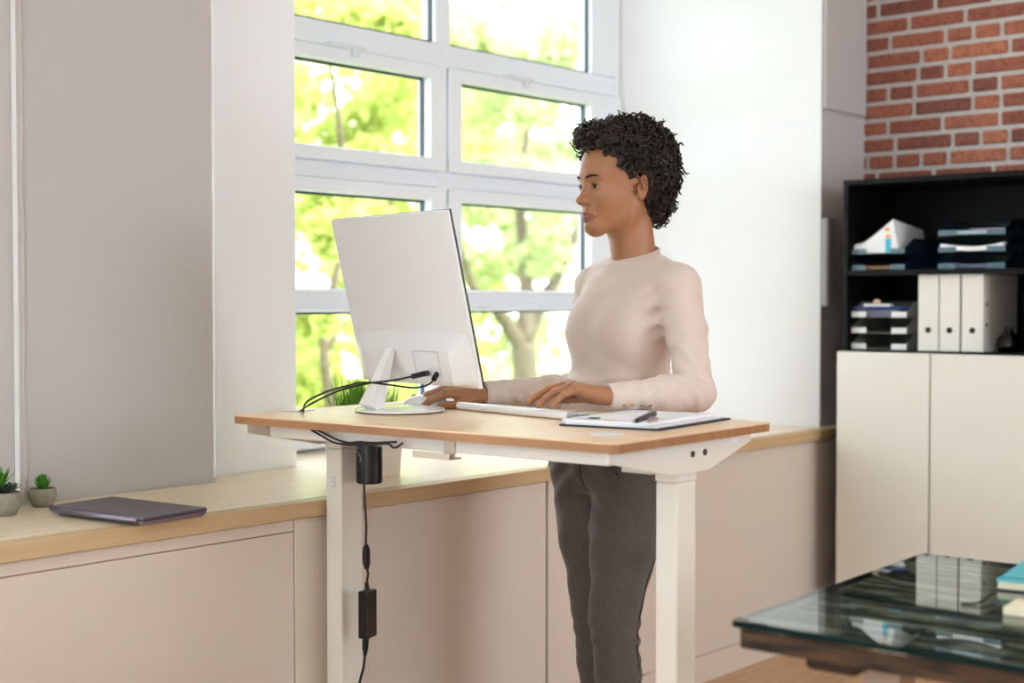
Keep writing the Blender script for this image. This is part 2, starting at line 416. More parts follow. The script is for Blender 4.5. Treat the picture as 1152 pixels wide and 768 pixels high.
# binders
def binder(x, y0, y1, h, dep, label, lean=0):
    root = empty('ring_binder', (x+dep/2, (y0+y1)/2, ZB), label, 'binder', 'white binders in the shelf unit')
    t = .0035
    b = MB(); b.box((x, y0, ZB), (x+t, y1, ZB+h), bev=.001).build('spine', binw, root)
    for ya, yb in ((y0, y0+t), (y1-t, y1)):
        c = MB(); c.box((x+t, ya, ZB), (x+dep, yb, ZB+h), bev=.0008).build('cover', binw, root)
    MB().box((x+t+.004, y0+t+.004, ZB+.012), (x+dep-.02, y1-t-.012, ZB+h-.014)).build('paper_block', paper, root)
    zc = ZB+h*.27; yc = (y0+y1)/2
    ring = MB().tube([(x-.0012, yc, zc), (x+.0002, yc, zc)], .0105, 16); ring.build('finger_hole', blkr, root)
    for zz in (.34, .6):
        MB().tube([(x+.028, y0-.001, ZB+h*zz), (x+.028, y0+.0002, ZB+h*zz)], .0075, 12).build('rivet', blkr, root)
def yb(u): return hx(u, 355, XSF+.02).y
HB = hx(1045, 307.5, XSF+.02).z-ZB
binder(XSF+.02, yb(1055.5), yb(1033), HB, .29, 'white lever binder on the lower shelf, nearest the grey paper trays')
binder(XSF+.02, yb(1079.5), yb(1057), HB, .29, 'white lever binder in the middle of the three on the lower shelf')
binder(XSF+.02, yb(1106), yb(1082), HB, .29, 'white lever binder showing its shaded side, farthest from the paper trays')
# letter trays
def tray(y0, y1, z, m, label, group, h=.05, dep=.3, x=None, tabs=None, slant=True, low=.018):
    x = XSF+.03 if x is None else x
    root = empty('letter_tray', (x+dep/2, (y0+y1)/2, z), label, 'paper tray', group)
    b = MB(); t = .0025
    b.box((x, y0, z), (x+dep, y1, z+t)); b.box((x+dep-t, y0, z+t), (x+dep, y1, z+h))
    for ya, yc in ((y0, y0+t), (y1-t, y1)):
        b.add([(x, ya, z+t), (x+dep, ya, z+t), (x+dep, ya, z+h), (x+.07, ya, z+h), (x, ya, z+low),
               (x, yc, z+t), (x+dep, yc, z+t), (x+dep, yc, z+h), (x+.07, yc, z+h), (x, yc, z+low)],
              [(0, 1, 2, 3, 4), (9, 8, 7, 6, 5), (0, 5, 6, 1), (1, 6, 7, 2), (2, 7, 8, 3), (3, 8, 9, 4), (4, 9, 5, 0)])
    b.build('tray_body', m, root)
    w = (y1-y0)
    fm = tabs or m
    dz_ = 0
    for ya, yc in ((y0, y0+w*.27), (y1-w*.27, y1)):
        MB().box((x-.004, ya, z), (x-.0005, yc, z+low), bev=.001).build('front_lip', fm, root)
    return root
def sheets(name, y0, y1, x0, x1, z, th, m, label, cat, group=None, sag=.0, n=10, skew=0):
    vs = []; fs = []
    for i in range(n+1):
        t = i/n; yy = y0+(y1-y0)*t; dz = sag*(2*t-1)**2
        for (xx, zz) in ((x0+skew*t, z+dz), (x1, z+dz), (x1, z+dz+th), (x0+skew*t, z+dz+th)): vs.append((xx, yy, zz))
    for i in range(n):
        for k in range(4):
            k2 = (k+1) % 4; fs.append((i*4+k, i*4+k2, i*4+4+k2, i*4+4+k))
    fs += [(0, 3, 2, 1), (n*4, n*4+1, n*4+2, n*4+3)]
    o = MB().add(vs, fs).build(name, m)
    return setp(o, label, cat, group)
lipb = mat('blue_lip_highlight', (98, 120, 134), .2)  # bluish highlights on the smoked trays' front lips, painted in as colour
G2 = 'smoked paper trays on the upper shelf'
ya, ybb = hx(1131, 290, XSF+.03).y, hx(1056, 290, XSF+.03).y
zz = ZSH+.001
for k, lb in enumerate(['smoked clear paper tray at the bottom of the right stack on the upper shelf',
                        'smoked clear paper tray in the middle of the right stack on the upper shelf',
                        'smoked clear paper tray topmost of the right stack on the upper shelf']):
    tray(ya, ybb, zz+k*.056, smoke, lb, G2, h=.054, tabs=lipb)
sheets('paper_stack', ya+.01, ybb-.02, XSF+.035, XSF+.27, zz+.0035, .012, greyf, 'dim grey papers in the bottom smoked tray on the upper shelf', 'papers', sag=.005)
sheets('paper_stack', ya+.006, ybb-.006, XSF+.028, XSF+.27, zz+.0595, .014, paper, 'thick white papers sagging in the middle smoked tray of the right stack', 'papers', sag=.012)
sheets('paper_stack', ya+.01, ybb-.008, XSF+.033, XSF+.27, zz+.1155, .012, mat('bluish_paper', (170, 190, 205), .6), 'bluish papers in the topmost smoked tray of the right stack', 'papers', sag=.003)
setp(MB().box((XSF+.04, ya+.012, zz+.1315), (XSF+.2, ya+.13, zz+.1335), Matrix.Rotation(0, 4, 'Z')).build('loose_sheet', mat('pink_sheet', (190, 150, 180), .6)), 'pinkish sheet lying on top of the bluish papers in the topmost tray', 'paper')
ya2, yb2 = hx(1018, 290, XSF+.03).y, hx(949.5, 290, XSF+.03).y
yb2 = min(yb2, YSL-.0215)
for k, lb in enumerate(['smoked clear paper tray under the other one, left on the upper shelf',
                        'smoked clear paper tray holding a tall wedge of white papers']):
    tray(ya2, yb2, zz+k*.056, smoke, lb, G2, h=.054, tabs=lipb)
sheets('paper_stack', ya2+.03, yb2-.02, XSF+.034, XSF+.27, zz+.0035, .01, mat('kraft_paper', (150, 112, 78), .7), 'brownish papers in the lower of the two left smoked trays', 'papers')
# tall wedge of papers
wg = empty('document_pile', (XSF+.15, (ya2+yb2)/2, zz+.06), 'tall slanting pile of white papers with orange and blue tabs on left upper tray', 'papers')
n = 26; w = yb2-ya2-.012; v = []; f = []
prof = [(0, .0), (0, .03)] + [(t, .034+.085*max(0, (t-.15)/.65)**1.15) for t in [x/12*.78 for x in range(1, 13)]]
tp = prof[-1][1]
poly = [(yb2-.006-p[0]*w, zz+.0595+p[1]) for p in prof] + [(ya2+.006+.02, zz+.0595)]
peak = poly[-2]
mb = MB(); m_ = len(poly); xa_, xb_ = XSF+.034, XSF+.3
fr_ = [(xa_, p[0], p[1]) for p in poly]
bk_ = [(xb_-.03, p[0]-.0, max(zz+.0595, zz+.0595+(p[1]-zz-.0595)*.75)) for p in poly]
mb.add(fr_+bk_, [list(range(m_)), list(range(m_, 2*m_))[::-1]]+[(i, (i+1) % m_, m_+(i+1) % m_, m_+i) for i in range(m_)])
mb.build('paper_block', paper, wg)
for k in range(9):   # sheet edges
    zt_ = zz+.066+k*.009
    if zt_ < peak[1]-.01:
        MB().box((xa_-.0006, ya2+.03, zt_), (xa_-.0001, yb2-.03-w*.09*k, zt_+.0008)).build('sheet_edge', mat('sheet_edge_%d' % k, (196, 196, 210), .7), wg)
yt = ya2+.006+w*.31
MB().box((xa_-.0016, yt-.010, zz+.06), (xa_-.0007, yt+.010, zz+.108), bev=0).build('blue_tab', cyan, wg)['label'] = 'bright blue index tab'
MB().box((xa_-.0016, yt-.008, zz+.112), (xa_-.0007, yt+.008, zz+.122)).build('orange_tab', orange, wg)['label'] = 'orange index tab'
MB().box((xa_-.0016, yt-.004, zz+.135), (xa_-.0007, yt+.012, zz+.146)).build('orange_tab', orange, wg)
# grey trays lower left
ya3, yb3 = hx(1020, 380, XSF+.03).y, hx(946.5, 380, XSF+.03).y
yb3 = min(yb3, YSL-.022)
for k, lb in enumerate(['grey paper tray at the bottom of the stack beside the binders', 'grey paper tray in the middle of the stack beside the binders', 'grey paper tray topmost of the stack beside the binders, holding folders']):
    tray(ya3, yb3, ZB+.0005+k*.056, greyp, lb, 'grey paper trays on the lower shelf', h=.056, tabs=mat('label_white_%d' % k, (222, 226, 226), .4), low=.02)
sheets('folder_stack', ya3+.03, yb3-.02, XSF+.035, XSF+.27, ZB+.1165, .022, greyf, 'dark grey folders in the topmost grey tray', 'folders', sag=.006)
sheets('blue_folder', ya3+.008, yb3-.0, XSF+.028, XSF+.25, ZB+.1455, .004, bluef, 'blue folder lying on the grey folders in the topmost grey tray', 'folder')
cl = empty('binder_clip_pad', (XSF+.08, (ya3+yb3)/2, ZB+.15), 'small white clip board fitting on the blue folder with a beige knob', 'clip')
yc = (ya3+yb3)/2+.01
MB().box((XSF+.03, yc-.05, ZB+.150), (XSF+.06, yc+.05, ZB+.160), bev=.003).build('clip_bar', plw, cl)
MB().lathe([(.001, 0), (.012, 0), (.013, .008), (.009, .014), (.001, .016)], 16, Matrix.Translation((XSF+.035, yc, ZB+.1605))).build('knob', mat('beige_knob', (214, 190, 160), .5), cl, smooth=True)
# small glass ornament right on lower shelf (dark)
orn = MB().lathe([(.001, 0), (.035, 0), (.042, .02), (.036, .045), (.018, .062), (.012, .075), (.016, .08), (.001, .082)], 20, Matrix.Translation((XSF+.11, hx(1135, 390, XSF+.11).y, ZB+.0005)))
setp(orn.build('glass_ornament', mat('dark_glass', (8, 9, 10), .12), smooth=True), 'dark rounded glass ornament in the shadow beside the binders', 'ornament')
# grey wall panel on the right pillar, above, and a narrow grey trunking box
px0 = hy(931, 60, YR-.02).x
zlo = hy(933, 122, YR-.02).z
wp = MB().box((px0, YR-.014, zlo), (XB-.012, YR-.002, ZT-.05), bev=.003)
setp(wp.build('wall_panel', wall_g), 'pale grey panel hanging high on the pillar beside the brick wall', 'panel')
zt0, zt1 = hy(930, 345, YR-.02).z, hy(930, 245, YR-.02).z
tx = hy(928, 300, YR-.02).x
setp(MB().box((tx, YR-.03, zt0), (tx+.075, YR-.002, zt1), bev=.01).build('cable_trunking', mat('trunking_grey', (150, 146, 150), .4)), 'narrow grey box mounted upright on the pillar beside the black shelf', 'trunking')
# ------------------------------------------------------------------ STANDING DESK
ZD = .965
A_ = hz(266, 466, ZD); B_ = hz(693, 499, ZD); C_ = hz(863, 474, ZD)
dang = (math.atan2(C_.y-B_.y, C_.x-B_.x)*.4 + (math.atan2(A_.y-B_.y, A_.x-B_.x)-PI/2)*.6)
DX, DY = (C_-B_).length, (A_-B_).length
dk = empty('standing_desk', (B_.x, B_.y, 0), 'height-adjustable standing desk with oak top and white steel legs', 'desk', rz=dang)
DM = Matrix.Translation((B_.x, B_.y, 0)) @ Matrix.Rotation(dang, 4, 'Z')
DI = DM.inverted()
def dl(u, v, z):      # point in desk coordinates
    return DI @ hz(u, v, z)
T = .019
def rounded(x0, y0, x1, y1, r, n=6):
    pts = []
    for cx, cy, a0 in ((x1-r, y1-r, 0), (x0+r, y1-r, 90), (x0+r, y0+r, 180), (x1-r, y0+r, 270)):
        for k in range(n+1):
            a = math.radians(a0+90*k/n); pts.append((cx+r*math.cos(a), cy+r*math.sin(a)))
    return pts
pts = rounded(0, 0, DX, DY, .018)
MB().prism(pts, ZD-.003, ZD, DM).build('desktop', deskw, dk, auto=True)
MB().prism(pts, ZD-T, ZD-.0031, DM).build('edge_band', deske, dk, auto=True)
ZF = ZD-T-.0005
MB().box((.055, .055, ZF-.03), (.095, DY-.065, ZF), DM, bev=.002).build('front_rail', steel_w, dk)
MB().box((DX-.095, .06, ZF-.03), (DX-.055, DY-.065, ZF), DM, bev=.002).build('back_rail', steel_w, dk)
def side_bracket(y0, y1, nm='side_bracket'):
    cx = DX*.5
    prof = [(.012, ZF), (DX-.05, ZF), (DX-.05, ZF-.018), (cx+.075, ZF-.062), (cx-.06, ZF-.062), (.012, ZF-.02)]
    n = len(prof)
    vs = [(p[0], y0, p[1]) for p in prof]+[(p[0], y1, p[1]) for p in prof]
    fs = [list(range(n)), list(range(n, 2*n))[::-1]]+[(i, n+i, n+(i+1) % n, (i+1) % n) for i in range(n)]
    b = MB().add(vs, fs, DM).build(nm, steel_w, dk)
    return b
LEGX = DX*.5; RY = .065
side_bracket(.024, .030); side_bracket(DY-.040, DY-.034)
MB().box((LEGX-.12, .035, ZF-.055), (LEGX+.12, RY+.04, ZF-.001), DM, bev=.002).build('leg_mount', steel_w, dk)
for xx in (DX*.515, DX*.595):
    sc = MB().tube([DM @ Vector((xx, .024, ZF-.026)), DM @ Vector((xx, .0215, ZF-.026))], .0065, 14); o = sc.build('bolt', screwm, dk); o['label'] = 'dark round bolt head'
MB().box((DX-.135, .0232, ZF-.016), (DX-.105, .0239, ZF-.008), DM).build('slot', paper, dk)
def column(cx, cy, top, nm='leg'):
    o = MB(); hx_, hy_ = .0355, .025
    o.box((cx-hx_, cy-hy_, .035), (cx+hx_, cy+hy_, top-.025), DM, bev=.004)
    l = o.build(nm, steel_w, dk)
    MB().box((cx-hx_-.001, cy-hy_-.001, top-.0245), (cx+hx_+.001, cy+hy_+.001, top), DM, bev=.002).build('collar', steel_w, l)
    ft = MB(); ft.box((-.02 if cx < .4 else -.02, cy-.035, .004), (DX+.02, cy+.035, .034), DM, bev=.006); ft.build('foot', steel_w, l)
    return l
lp = DI @ hd(762, 600, 2.33*FW.x+1.585*FW.y)
rx, ry = lp.x, lp.y
column(rx, max(ry, .06), ZF-.056)
lp2 = DI @ Vector((2.236, 2.452, 0))
lx, ly = lp2.x, lp2.y
column(lx, ly, ZF-.04)
MB().box((lx-.045, ly-.04, ZF-.039), (lx+.1, ly+.03, ZF-.0305), DM, bev=.002).build('leg_mount', steel_w, dk)
# small mark on leg: pale sticker with grey strokes
mk = MB(); fx = lx-.0356
for k in range(3):
    mk.box((fx-.0006, ly-.006, .79+k*.011), (fx, ly+.009, .7925+k*.011), DM)
mk.box((fx-.0006, ly-.006, .79), (fx, ly-.0035, .8145), DM)
mk.build('printed_mark', mat('mark_grey', (196, 194, 194), .5), dk)
# lifting motor: black rounded cylinder next to the left column
mp_ = DI @ hd(415.5, 515, 3.24)
zt = hd(415, 497, 3.24).z; zb = hd(415, 543, 3.24).z
mo = MB()
mo.lathe([(.001, zb), (.028, zb), (.0305, zb+.003), (.0305, zt-.002), (.028, zt), (.028, ZF-.031), (.001, ZF-.031)], 40, DM @ Matrix.Translation((mp_.x, mp_.y, 0)))
mo.build('motor_housing', blk, dk, auto=True)
# pale hooked mark printed on the motor
def hdv(u, v, d): return hd(u, v, d)
sq = []
mc = DM @ Vector((mp_.x, mp_.y, 0))
def on_motor(u, v):
    a = Vector((hd(u, v, 3.24).x-mc.x, hd(u, v, 3.24).y-mc.y, 0)); lat = a.dot(RT); r = .0312
    return Vector((mc.x, mc.y, hd(u, v, 3.24).z)) + RT*lat - FW*math.sqrt(max(r*r-lat*lat, 1e-6))
for line in ([(405.5, 502), (402.5, 503), (402.3, 507), (405, 508), (405.5, 511)], [(404, 511.5), (407.5, 511.5), (406, 517), (408, 517)]):
    t_ = MB().tube([on_motor(*q) for q in line], .0012, 5); t_.build('printed_mark', mat('mark_pale%d' % len(line), (150, 150, 152), .5), dk)
# under-desk hook
h0 = min((Vector((.05, y_/500, ZF-.05)) for y_ in range(50, 500)), key=lambda p: abs((lambda w: 576+1600*w.dot(RT)/w.dot(FW))(DM @ p) - 492))
hk = MB(); hxp = .05; hyp = h0.y; HZ = ZF-.040
hk.box((hxp+.002, hyp-.045, HZ), (hxp+.0045, hyp-.015, ZF-.004), DM, bev=.0008)
hk.box((hxp-.012, hyp-.045, HZ-.003), (hxp+.022, hyp+.055, HZ), DM, bev=.0008)
hk.box((hxp-.0145, hyp-.045, HZ-.003), (hxp-.0125, hyp+.055, HZ+.010), DM, bev=.0008)
hk.build('hanging_hook', mat('beige_metal', (206, 192, 172), .45), dk)
# cable grommet plate on the desktop
g = dl(330, 461.5, ZD)
MB().box((g.x-.03, g.y-.04, ZD+.0003), (g.x+.03, g.y+.04, ZD+.0025), DM, bev=.0008).build('grommet_plate', plw, dk)
# small white pad near the front corner
g = dl(683, 489, ZD)
MB().prism([(g.x+.032*math.cos(a*PI/12), g.y+.032*math.sin(a*PI/12)) for a in range(24)], ZD+.0003, ZD+.0018, DM).build('touch_button', plw, dk)
# ------------------------------------------------------------------ POWER ADAPTOR + CABLES UNDER DESK
DP = 3.225
ad = empty('power_adaptor', hd(413, 690, DP), 'black power adaptor hanging on its cable beside the left desk leg', 'adaptor')
c_ = hd(413.5, 690, DP); hh = (hd(413, 664, DP)-hd(413, 717, DP)).length/2
AM = Matrix.Translation(c_) @ Matrix.Rotation(dang+.25, 4, 'Z')
MB().box((-.0215, -.013, -hh), (.0215, .013, hh), AM, bev=.003).build('adaptor_body', blk, ad)
MB().tube([hd(412.5, 655, DP), hd(413, 664.5, DP)], [.0045, .006], 10).build('strain_relief', blkr, ad)
MB().tube([hd(411.5, 716.5, DP), hd(411, 728, DP), hd(410.5, 737, DP)], [.008, .0075, .004], 10).build('plug', blkr, ad)
MB().tube([hd(412, 612, DP), hd(412, 617, DP), hd(412, 622, DP), hd(412, 629, DP), hd(412.5, 634, DP), hd(412.5, 640, DP)], [.004, .0085, .009, .009, .0085, .0045], 12).build('inline_connector', blkr, ad)
MB().tube(bez([hd(409.5, 543.5, DP), hd(410.5, 565, DP), hd(412, 590, DP), hd(411.5, 613, DP)]), .0026, 8).build('cable', blkr, ad, smooth=True)
MB().tube(bez([hd(412.5, 638, DP), hd(414, 645, DP), hd(412.5, 656, DP)]), .0026, 8).build('cable', blkr, ad, smooth=True)
lo = bez([hd(410.5, 736, DP), hd(409, 750, DP), hd(405, 766, DP), hd(398, 800, DP), hd(400, 880, DP), Vector((hd(400, 940, DP).x, hd(400, 940, DP).y, .012)), Vector((hd(340, 940, DP).x, hd(340, 940, DP).y+.0, .008))])
MB().tube(lo, .003, 8).build('cable', blkr, ad, smooth=True)
# cables slung under the desktop
d1 = 2.985
for k, pts_ in enumerate([[(352, 482.5), (362, 486), (378, 494), (392, 498), (404, 497), (418, 498), (434, 497.5), (446, 497)],
                          [(350, 483.5), (360, 489), (374, 497), (388, 499.5), (404, 499.5), (420, 500), (436, 499), (442, 503), (447, 502.5), (453, 498)]]):
    w_ = [hd(u, v, 408/(128+.0773*(u-266))+.028+.003*k) for u, v in pts_]
    o = MB().tube(bez(w_, 6), .0024, 8).build('power_cable', blkr, smooth=True)
    setp(o, ['black cable slung tight under the desktop past the motor', 'black cable under the desktop ending in a small loop right of the motor'][k], 'cable', 'black cables under the desktop')
cm = MB()
for k in range(3): cm.box((lx-.02+.018*k, ly-.075, ZF-.037), (lx-.008+.018*k, ly-.06, ZF-.0308), DM, bev=.001)
cm.build('cable_clip', plw, dk)
# ------------------------------------------------------------------ MONITOR
Wd = FW*math.cos(math.radians(37.6)) - RT*math.sin(math.radians(37.6))   # width direction, to the far left
Nn = Vector((Wd.y, -Wd.x, 0))                                         # toward the viewer of the screen
if Nn.dot(RT) < 0: Nn = -Nn
br = hd(543, 437, 3.11); tr = None
tilt = math.radians(13.2)
Uu = (UPV*math.cos(tilt) - Nn*math.sin(tilt)).normalized()
Nt = Nn*math.cos(tilt) + UPV*math.sin(tilt)
# columns: local x = width (right edge -> left edge), y = up the panel, z = screen normal (to the user)
MM = Matrix(((Wd.x, Uu.x, Nt.x, br.x), (Wd.y, Uu.y, Nt.y, br.y), (Wd.z, Uu.z, Nt.z, br.z), (0, 0, 0, 1)))
MW, MH = .488, .398
mon = empty('computer_monitor', hz(452, 462, ZD), 'white flat monitor seen from behind, tilted back on a round-based stand', 'monitor')
MB().box((0, 0, -.0045), (MW, MH, .0025), MM, bev=.0012).build('back_shell', plw, mon)
MB().box((-.0005, .0, .0028), (MW, MH+.0012, .0075), MM, bev=.001).build('screen_bezel', mat('bezel_black', (18, 16, 24), .3), mon)
MB().box((.006, .018, .0076), (MW-.006, MH-.006, .0079), MM).build('screen', mat('screen_glass', (10, 10, 12), .08), mon)
# electronics housing: bulging box on lower part with a curved upper rim
hs = []; nx = 36
H1 = .128
hb = MB()
def hp(x, y, z): return (x, y, -z)
vs = []; fs = []
rows_ = [(.001, .004), (.006, .020), (.015, .038), (.022, .042), (H1-.038, .042), (H1-.032, .040), (H1-.002, .0065), (H1, .004)]
x0_, x1_ = .006, MW-.004
for (yy, zz_) in rows_:
    for i in range(nx+1):
        t = i/nx; e = min(t, 1-t)*(x1_-x0_)
        k = min(1, (e/(.040 if t < .5 else .075)))
        depth = .004 + (zz_-.004)*min(1, max(0, k))**.9
        yo = yy - (.010*(1-math.cos((t-.5)*1.6)) if yy > H1*.5 else 0)
        vs.append(hp(x0_+t*(x1_-x0_), yo, depth))
for j in range(len(rows_)-1):
    for i in range(nx): a = j*(nx+1)+i; fs.append((a, a+1, a+nx+2, a+nx+1))
hb.add(vs, fs, MM)
ho = hb.build('rear_housing', plw, mon, auto=True)
# recessed connector bay outline
bay = MB(); bx, by = .085, .035
for a, b in (((bx, by, -.0432), (bx+.1, by+.002, -.0420)), ((bx, by+.055, -.0432), (bx+.1, by+.057, -.0420)), ((bx, by, -.0432), (bx+.002, by+.057, -.0420)), ((bx+.098, by, -.0432), (bx+.1, by+.057, -.0420))):
    bay.box(a, b, MM)
bay.build('connector_bay', mat('bay_grey', (190, 186, 184), .5), mon)
# stand: leaning slab arm and round foot
bc_ = hz(450, 463, ZD)
SM = Matrix.Translation((bc_.x, bc_.y, ZD))
MB().lathe([(.001, .0008), (.098, .0008), (.104, .004), (.103, .008), (.06, .0125), (.001, .0135)], 64, SM).build('stand_foot', plwg, mon, auto=True)
MB().lathe([(.001, .0001), (.099, .0001), (.099, .0012), (.001, .0012)], 48, SM).build('foot_pad', navy, mon)
ab = [hz(403, 463, ZD+.006), hz(428, 465, ZD+.006)]
at_ = [hd(446, 398, ab[0].dot(FW)+.03), hd(451, 401, ab[0].dot(FW)+.03)]
mid = MM @ Vector((MW*.56, .055, -.034))
armw = .030
base_c = bc_ + Vector((0, 0, .010)) - Nn*.078
top_c = MM @ Vector((MW*.55, .094, -.046))
ax = (top_c-base_c).normalized(); sd = Wd; th = ax.cross(sd).normalized()
vs = []
for p, w_, t_ in ((base_c, .040, .040), (base_c.lerp(top_c, .45), .028, .026), (top_c, .020, .010)):
    for sx, sy in ((-1, -1), (1, -1), (1, 1), (-1, 1)): vs.append(p+sd*w_*sx*.62+th*t_*sy*.5)
fs = [(0, 3, 2, 1), (8, 9, 10, 11)]+[(r*4+k, r*4+(k+1) % 4, r*4+4+(k+1) % 4, r*4+4+k) for r in range(2) for k in range(4)]
MB().add(vs, fs).build('stand_arm', plwg, mon)
# plugs and cables
pA = MM @ Vector((.165, .058, -.044)); pB = MM @ Vector((.118, .050, -.044))
bk = -Nt
e1 = hd(464, 423.5, pA.dot(FW)-.03)
def plugcable(p, pl, r, nm, lab, pts_):
    rt = empty(nm, p, lab, 'cable', 'black monitor cables')
    MB().tube([p+bk*.002]+pl, [r]*(len(pl)+1), 12).build('plug', blk, rt, smooth=False)
    MB().tube(bez([pl[-1]]+pts_, 8), .0023, 8).build('cord', blkr, rt, smooth=True)
dA = pA.dot(FW)
plugcable(hd(484, 419, dA), [hd(478, 420, dA-.04), hd(463, 423.5, dA-.05)], .0062, 'monitor_cable',
          'black cable with long plug running from the monitor to the desk grommet',
          [hd(440, 428, 3.16), hd(415, 431, 3.15), hd(385, 438, 3.14), hd(362, 448, 3.14), hd(345, 457, 3.15), hz(338, 462, ZD+.002)])
plugcable(hd(499, 421, dA-.02), [hd(491, 421, dA-.05), hd(488, 427, dA-.06)], .0062, 'monitor_cable',
          'thin black cable looping down from the right monitor plug to the grommet',
          [hd(481, 433, 3.1), hd(465, 436, 3.1), hd(440, 433, 3.12), hd(410, 430, 3.14), hd(390, 434, 3.15), hd(366, 441, 3.16), hd(345, 452, 3.165), hz(341, 463, ZD+.002)])
# ------------------------------------------------------------------ KEYBOARD
kr = hz(636, 471, ZD+.004); kl = hz(512, 459, ZD+.004)
kx = (kl-kr).normalized(); ky = Vector((kx.y, -kx.x, 0));
if ky.x < 0: ky = -ky
KL = (kl-kr).length
KM = Matrix(((kx.x, ky.x, 0, kr.x), (kx.y, ky.y, 0, kr.y), (0, 0, 1, ZD), (0, 0, 0, 1)))
kb = empty('keyboard', kr+kx*KL/2, 'slim silver keyboard with white keys under the hands', 'keyboard')
MB().add([(0, .012, .0125), (KL, .012, .0125), (KL, .125, .004), (0, .125, .004), (0, .012, .008), (KL, .012, .008), (KL, .125, .0008), (0, .125, .0008)],
         [(0, 1, 2, 3), (4, 7, 6, 5), (0, 4, 5, 1), (1, 5, 6, 2), (2, 6, 7, 3), (3, 7, 4, 0)], KM).build('plate', alu, kb)
MB().tube([KM @ Vector((0, .012, .0098)), KM @ Vector((KL, .012, .0098))], .0092, 24).build('battery_tube', plwg, kb, auto=True)
MB().tube([KM @ Vector((-.0012, .012, .0098)), KM @ Vector((-.0001, .012, .0098))], .0078, 24).build('tube_cap', alu, kb, auto=True)
rowsk = [14, 14, 14, 13, 12, 8]
nk = 0
for r, nkeys in enumerate(rowsk[:6]):
    y = .026+r*.0165; w = (KL-.012)/nkeys
    for k in range(nkeys):
        nk += 1
        zz = .0125-(y-.012)*(.0085/.113)+.0003
        MB().box((.006+k*w+.001, y, zz), (.006+(k+1)*w-.001, y+.0145, zz+.003), KM, bev=.0008).build('key', plwg, kb)
# ------------------------------------------------------------------ MOUSE
mpos = hz(479, 458, ZD)
def mouse():
    n, s = 14, 24; vs = []; fs = []
    L, Wm, Hm = .056, .030, .030
    for i in range(n+1):
        a = PI/2*i/n
        for k in range(s):
            b = 2*PI*k/s
            cx, cy = math.cos(b), math.sin(b)
            sx = abs(cx)**.8*(1 if cx > 0 else -1); sy = abs(cy)**.8*(1 if cy > 0 else -1)
            rr = math.cos(a)**.6
            vs.append((L*sx*rr, Wm*sy*rr, .001+Hm*math.sin(a)*(1-.12*(sx*rr))))
    for i in range(n):
        for k in range(s): fs.append((i*s+k, i*s+(k+1) % s, (i+1)*s+(k+1) % s, (i+1)*s+k))
    fs.append(list(range(s))[::-1])
    return MB().add(vs, fs)
md = Vector((-.66, .75, 0)).normalized(); ml = Vector((-md.y, md.x, 0))
MMo = Matrix(((md.x, ml.x, 0, mpos.x), (md.y, ml.y, 0, mpos.y), (0, 0, 1, ZD+.0003), (0, 0, 0, 1)))
ms = empty('computer_mouse', mpos, 'white computer mouse held under the right hand', 'mouse')
m_ = mouse(); m_.v = [tuple(MMo @ Vector(p)) for p in m_.v]; m_.build('mouse_shell', plwg, ms, smooth=True)
MB().tube([MMo @ Vector((.024, 0, .029)), MMo @ Vector((.034, 0, .0265))], .003, 10).build('scroll_wheel', greyp, ms)
# ------------------------------------------------------------------ CLIPBOARD WITH PAPERS
q = [hz(629, 479, ZD), hz(741, 485, ZD), hz(822, 472, ZD)]
q.append(q[0]+q[2]-q[1])
ex = (q[1]-q[0]); ey = (q[2]-q[1])
zb_ = ZD+.0006
cbd = empty('clipboard', sum(q, Vector())/4, 'dark navy clipboard with metal clip near the desk corner', 'clipboard')
def quad_slab(o, ex, ey, z0, z1, a0=0, a1=1, b0=0, b1=1):
    P_ = [o+ex*a+ey*b for a, b in ((a0, b0), (a1, b0), (a1, b1), (a0, b1))]
    return MB().prism([(p.x, p.y) for p in P_], z0, z1)
quad_slab(q[0], ex, ey, zb_, zb_+.0035).build('board', navy, cbd)
quad_slab(q[0], ex, ey, zb_+.0225, zb_+.026, .78, .84, -.0, .07)
pp = quad_slab(q[0], ex, ey, zb_+.0037, zb_+.0075, .05, .95, .015, .93)
o = pp.build('paper_stack', paper); setp(o, 'white papers clipped on the dark clipboard on the desk', 'papers')
p3_ = quad_slab(q[0], ex, ey, zb_+.0077, zb_+.0135, .0, .86, .035, .92).build('notepad', mat('pad_white', (236, 238, 246), .6)); setp(p3_, 'thick white notepad lying on the clipped papers', 'notepad')
# printed marks on sheet
cl_ = MB(); zt_ = zb_+.0137
f_ = cl_
o = q[0]
quad_slab(o, ex, ey, zt_, zt_+.0006, .02, .80, .05, .09).build('clip_strip', alu, cbd)
quad_slab(o, ex, ey, zt_+.0007, zt_+.002, .20, .28, .12, .17).build('clip_rivet', navy, cbd)
quad_slab(o, ex, ey, zt_+.0007, zt_+.0012, .42, .5, .045, .085).build('orange_mark', orange, cbd)
quad_slab(o, ex, ey, zt_+.0001, zt_+.009, .80, .87, .04, .16).build('clip', alu, cbd)
gl = MB()
for k in range(5): pass
pn = empty('ballpoint_pen', hz(728, 468, ZD+.02), 'black ballpoint pen lying across the white notepad', 'pen')
pa, pb_ = hz(714, 474, zt_+.0110), hz(737, 464.5, zt_+.0085)
ppd = (pb_-pa)
MB().tube([pa, pa+ppd*.12, pa+ppd*.5, pa+ppd*.95, pa+ppd], [.003, .0052, .0062, .006, .003], 12).build('barrel', navy, pn, smooth=True)
MB().tube([pa-ppd*.12, pa], [.001, .003], 10).build('tip', chrome, pn)
MB().tube([pa+ppd*.55+Vector((0, 0, .0075)), pa+ppd*.97+Vector((0, 0, .0075))], .0014, 6).build('pocket_clip', chrome, pn)
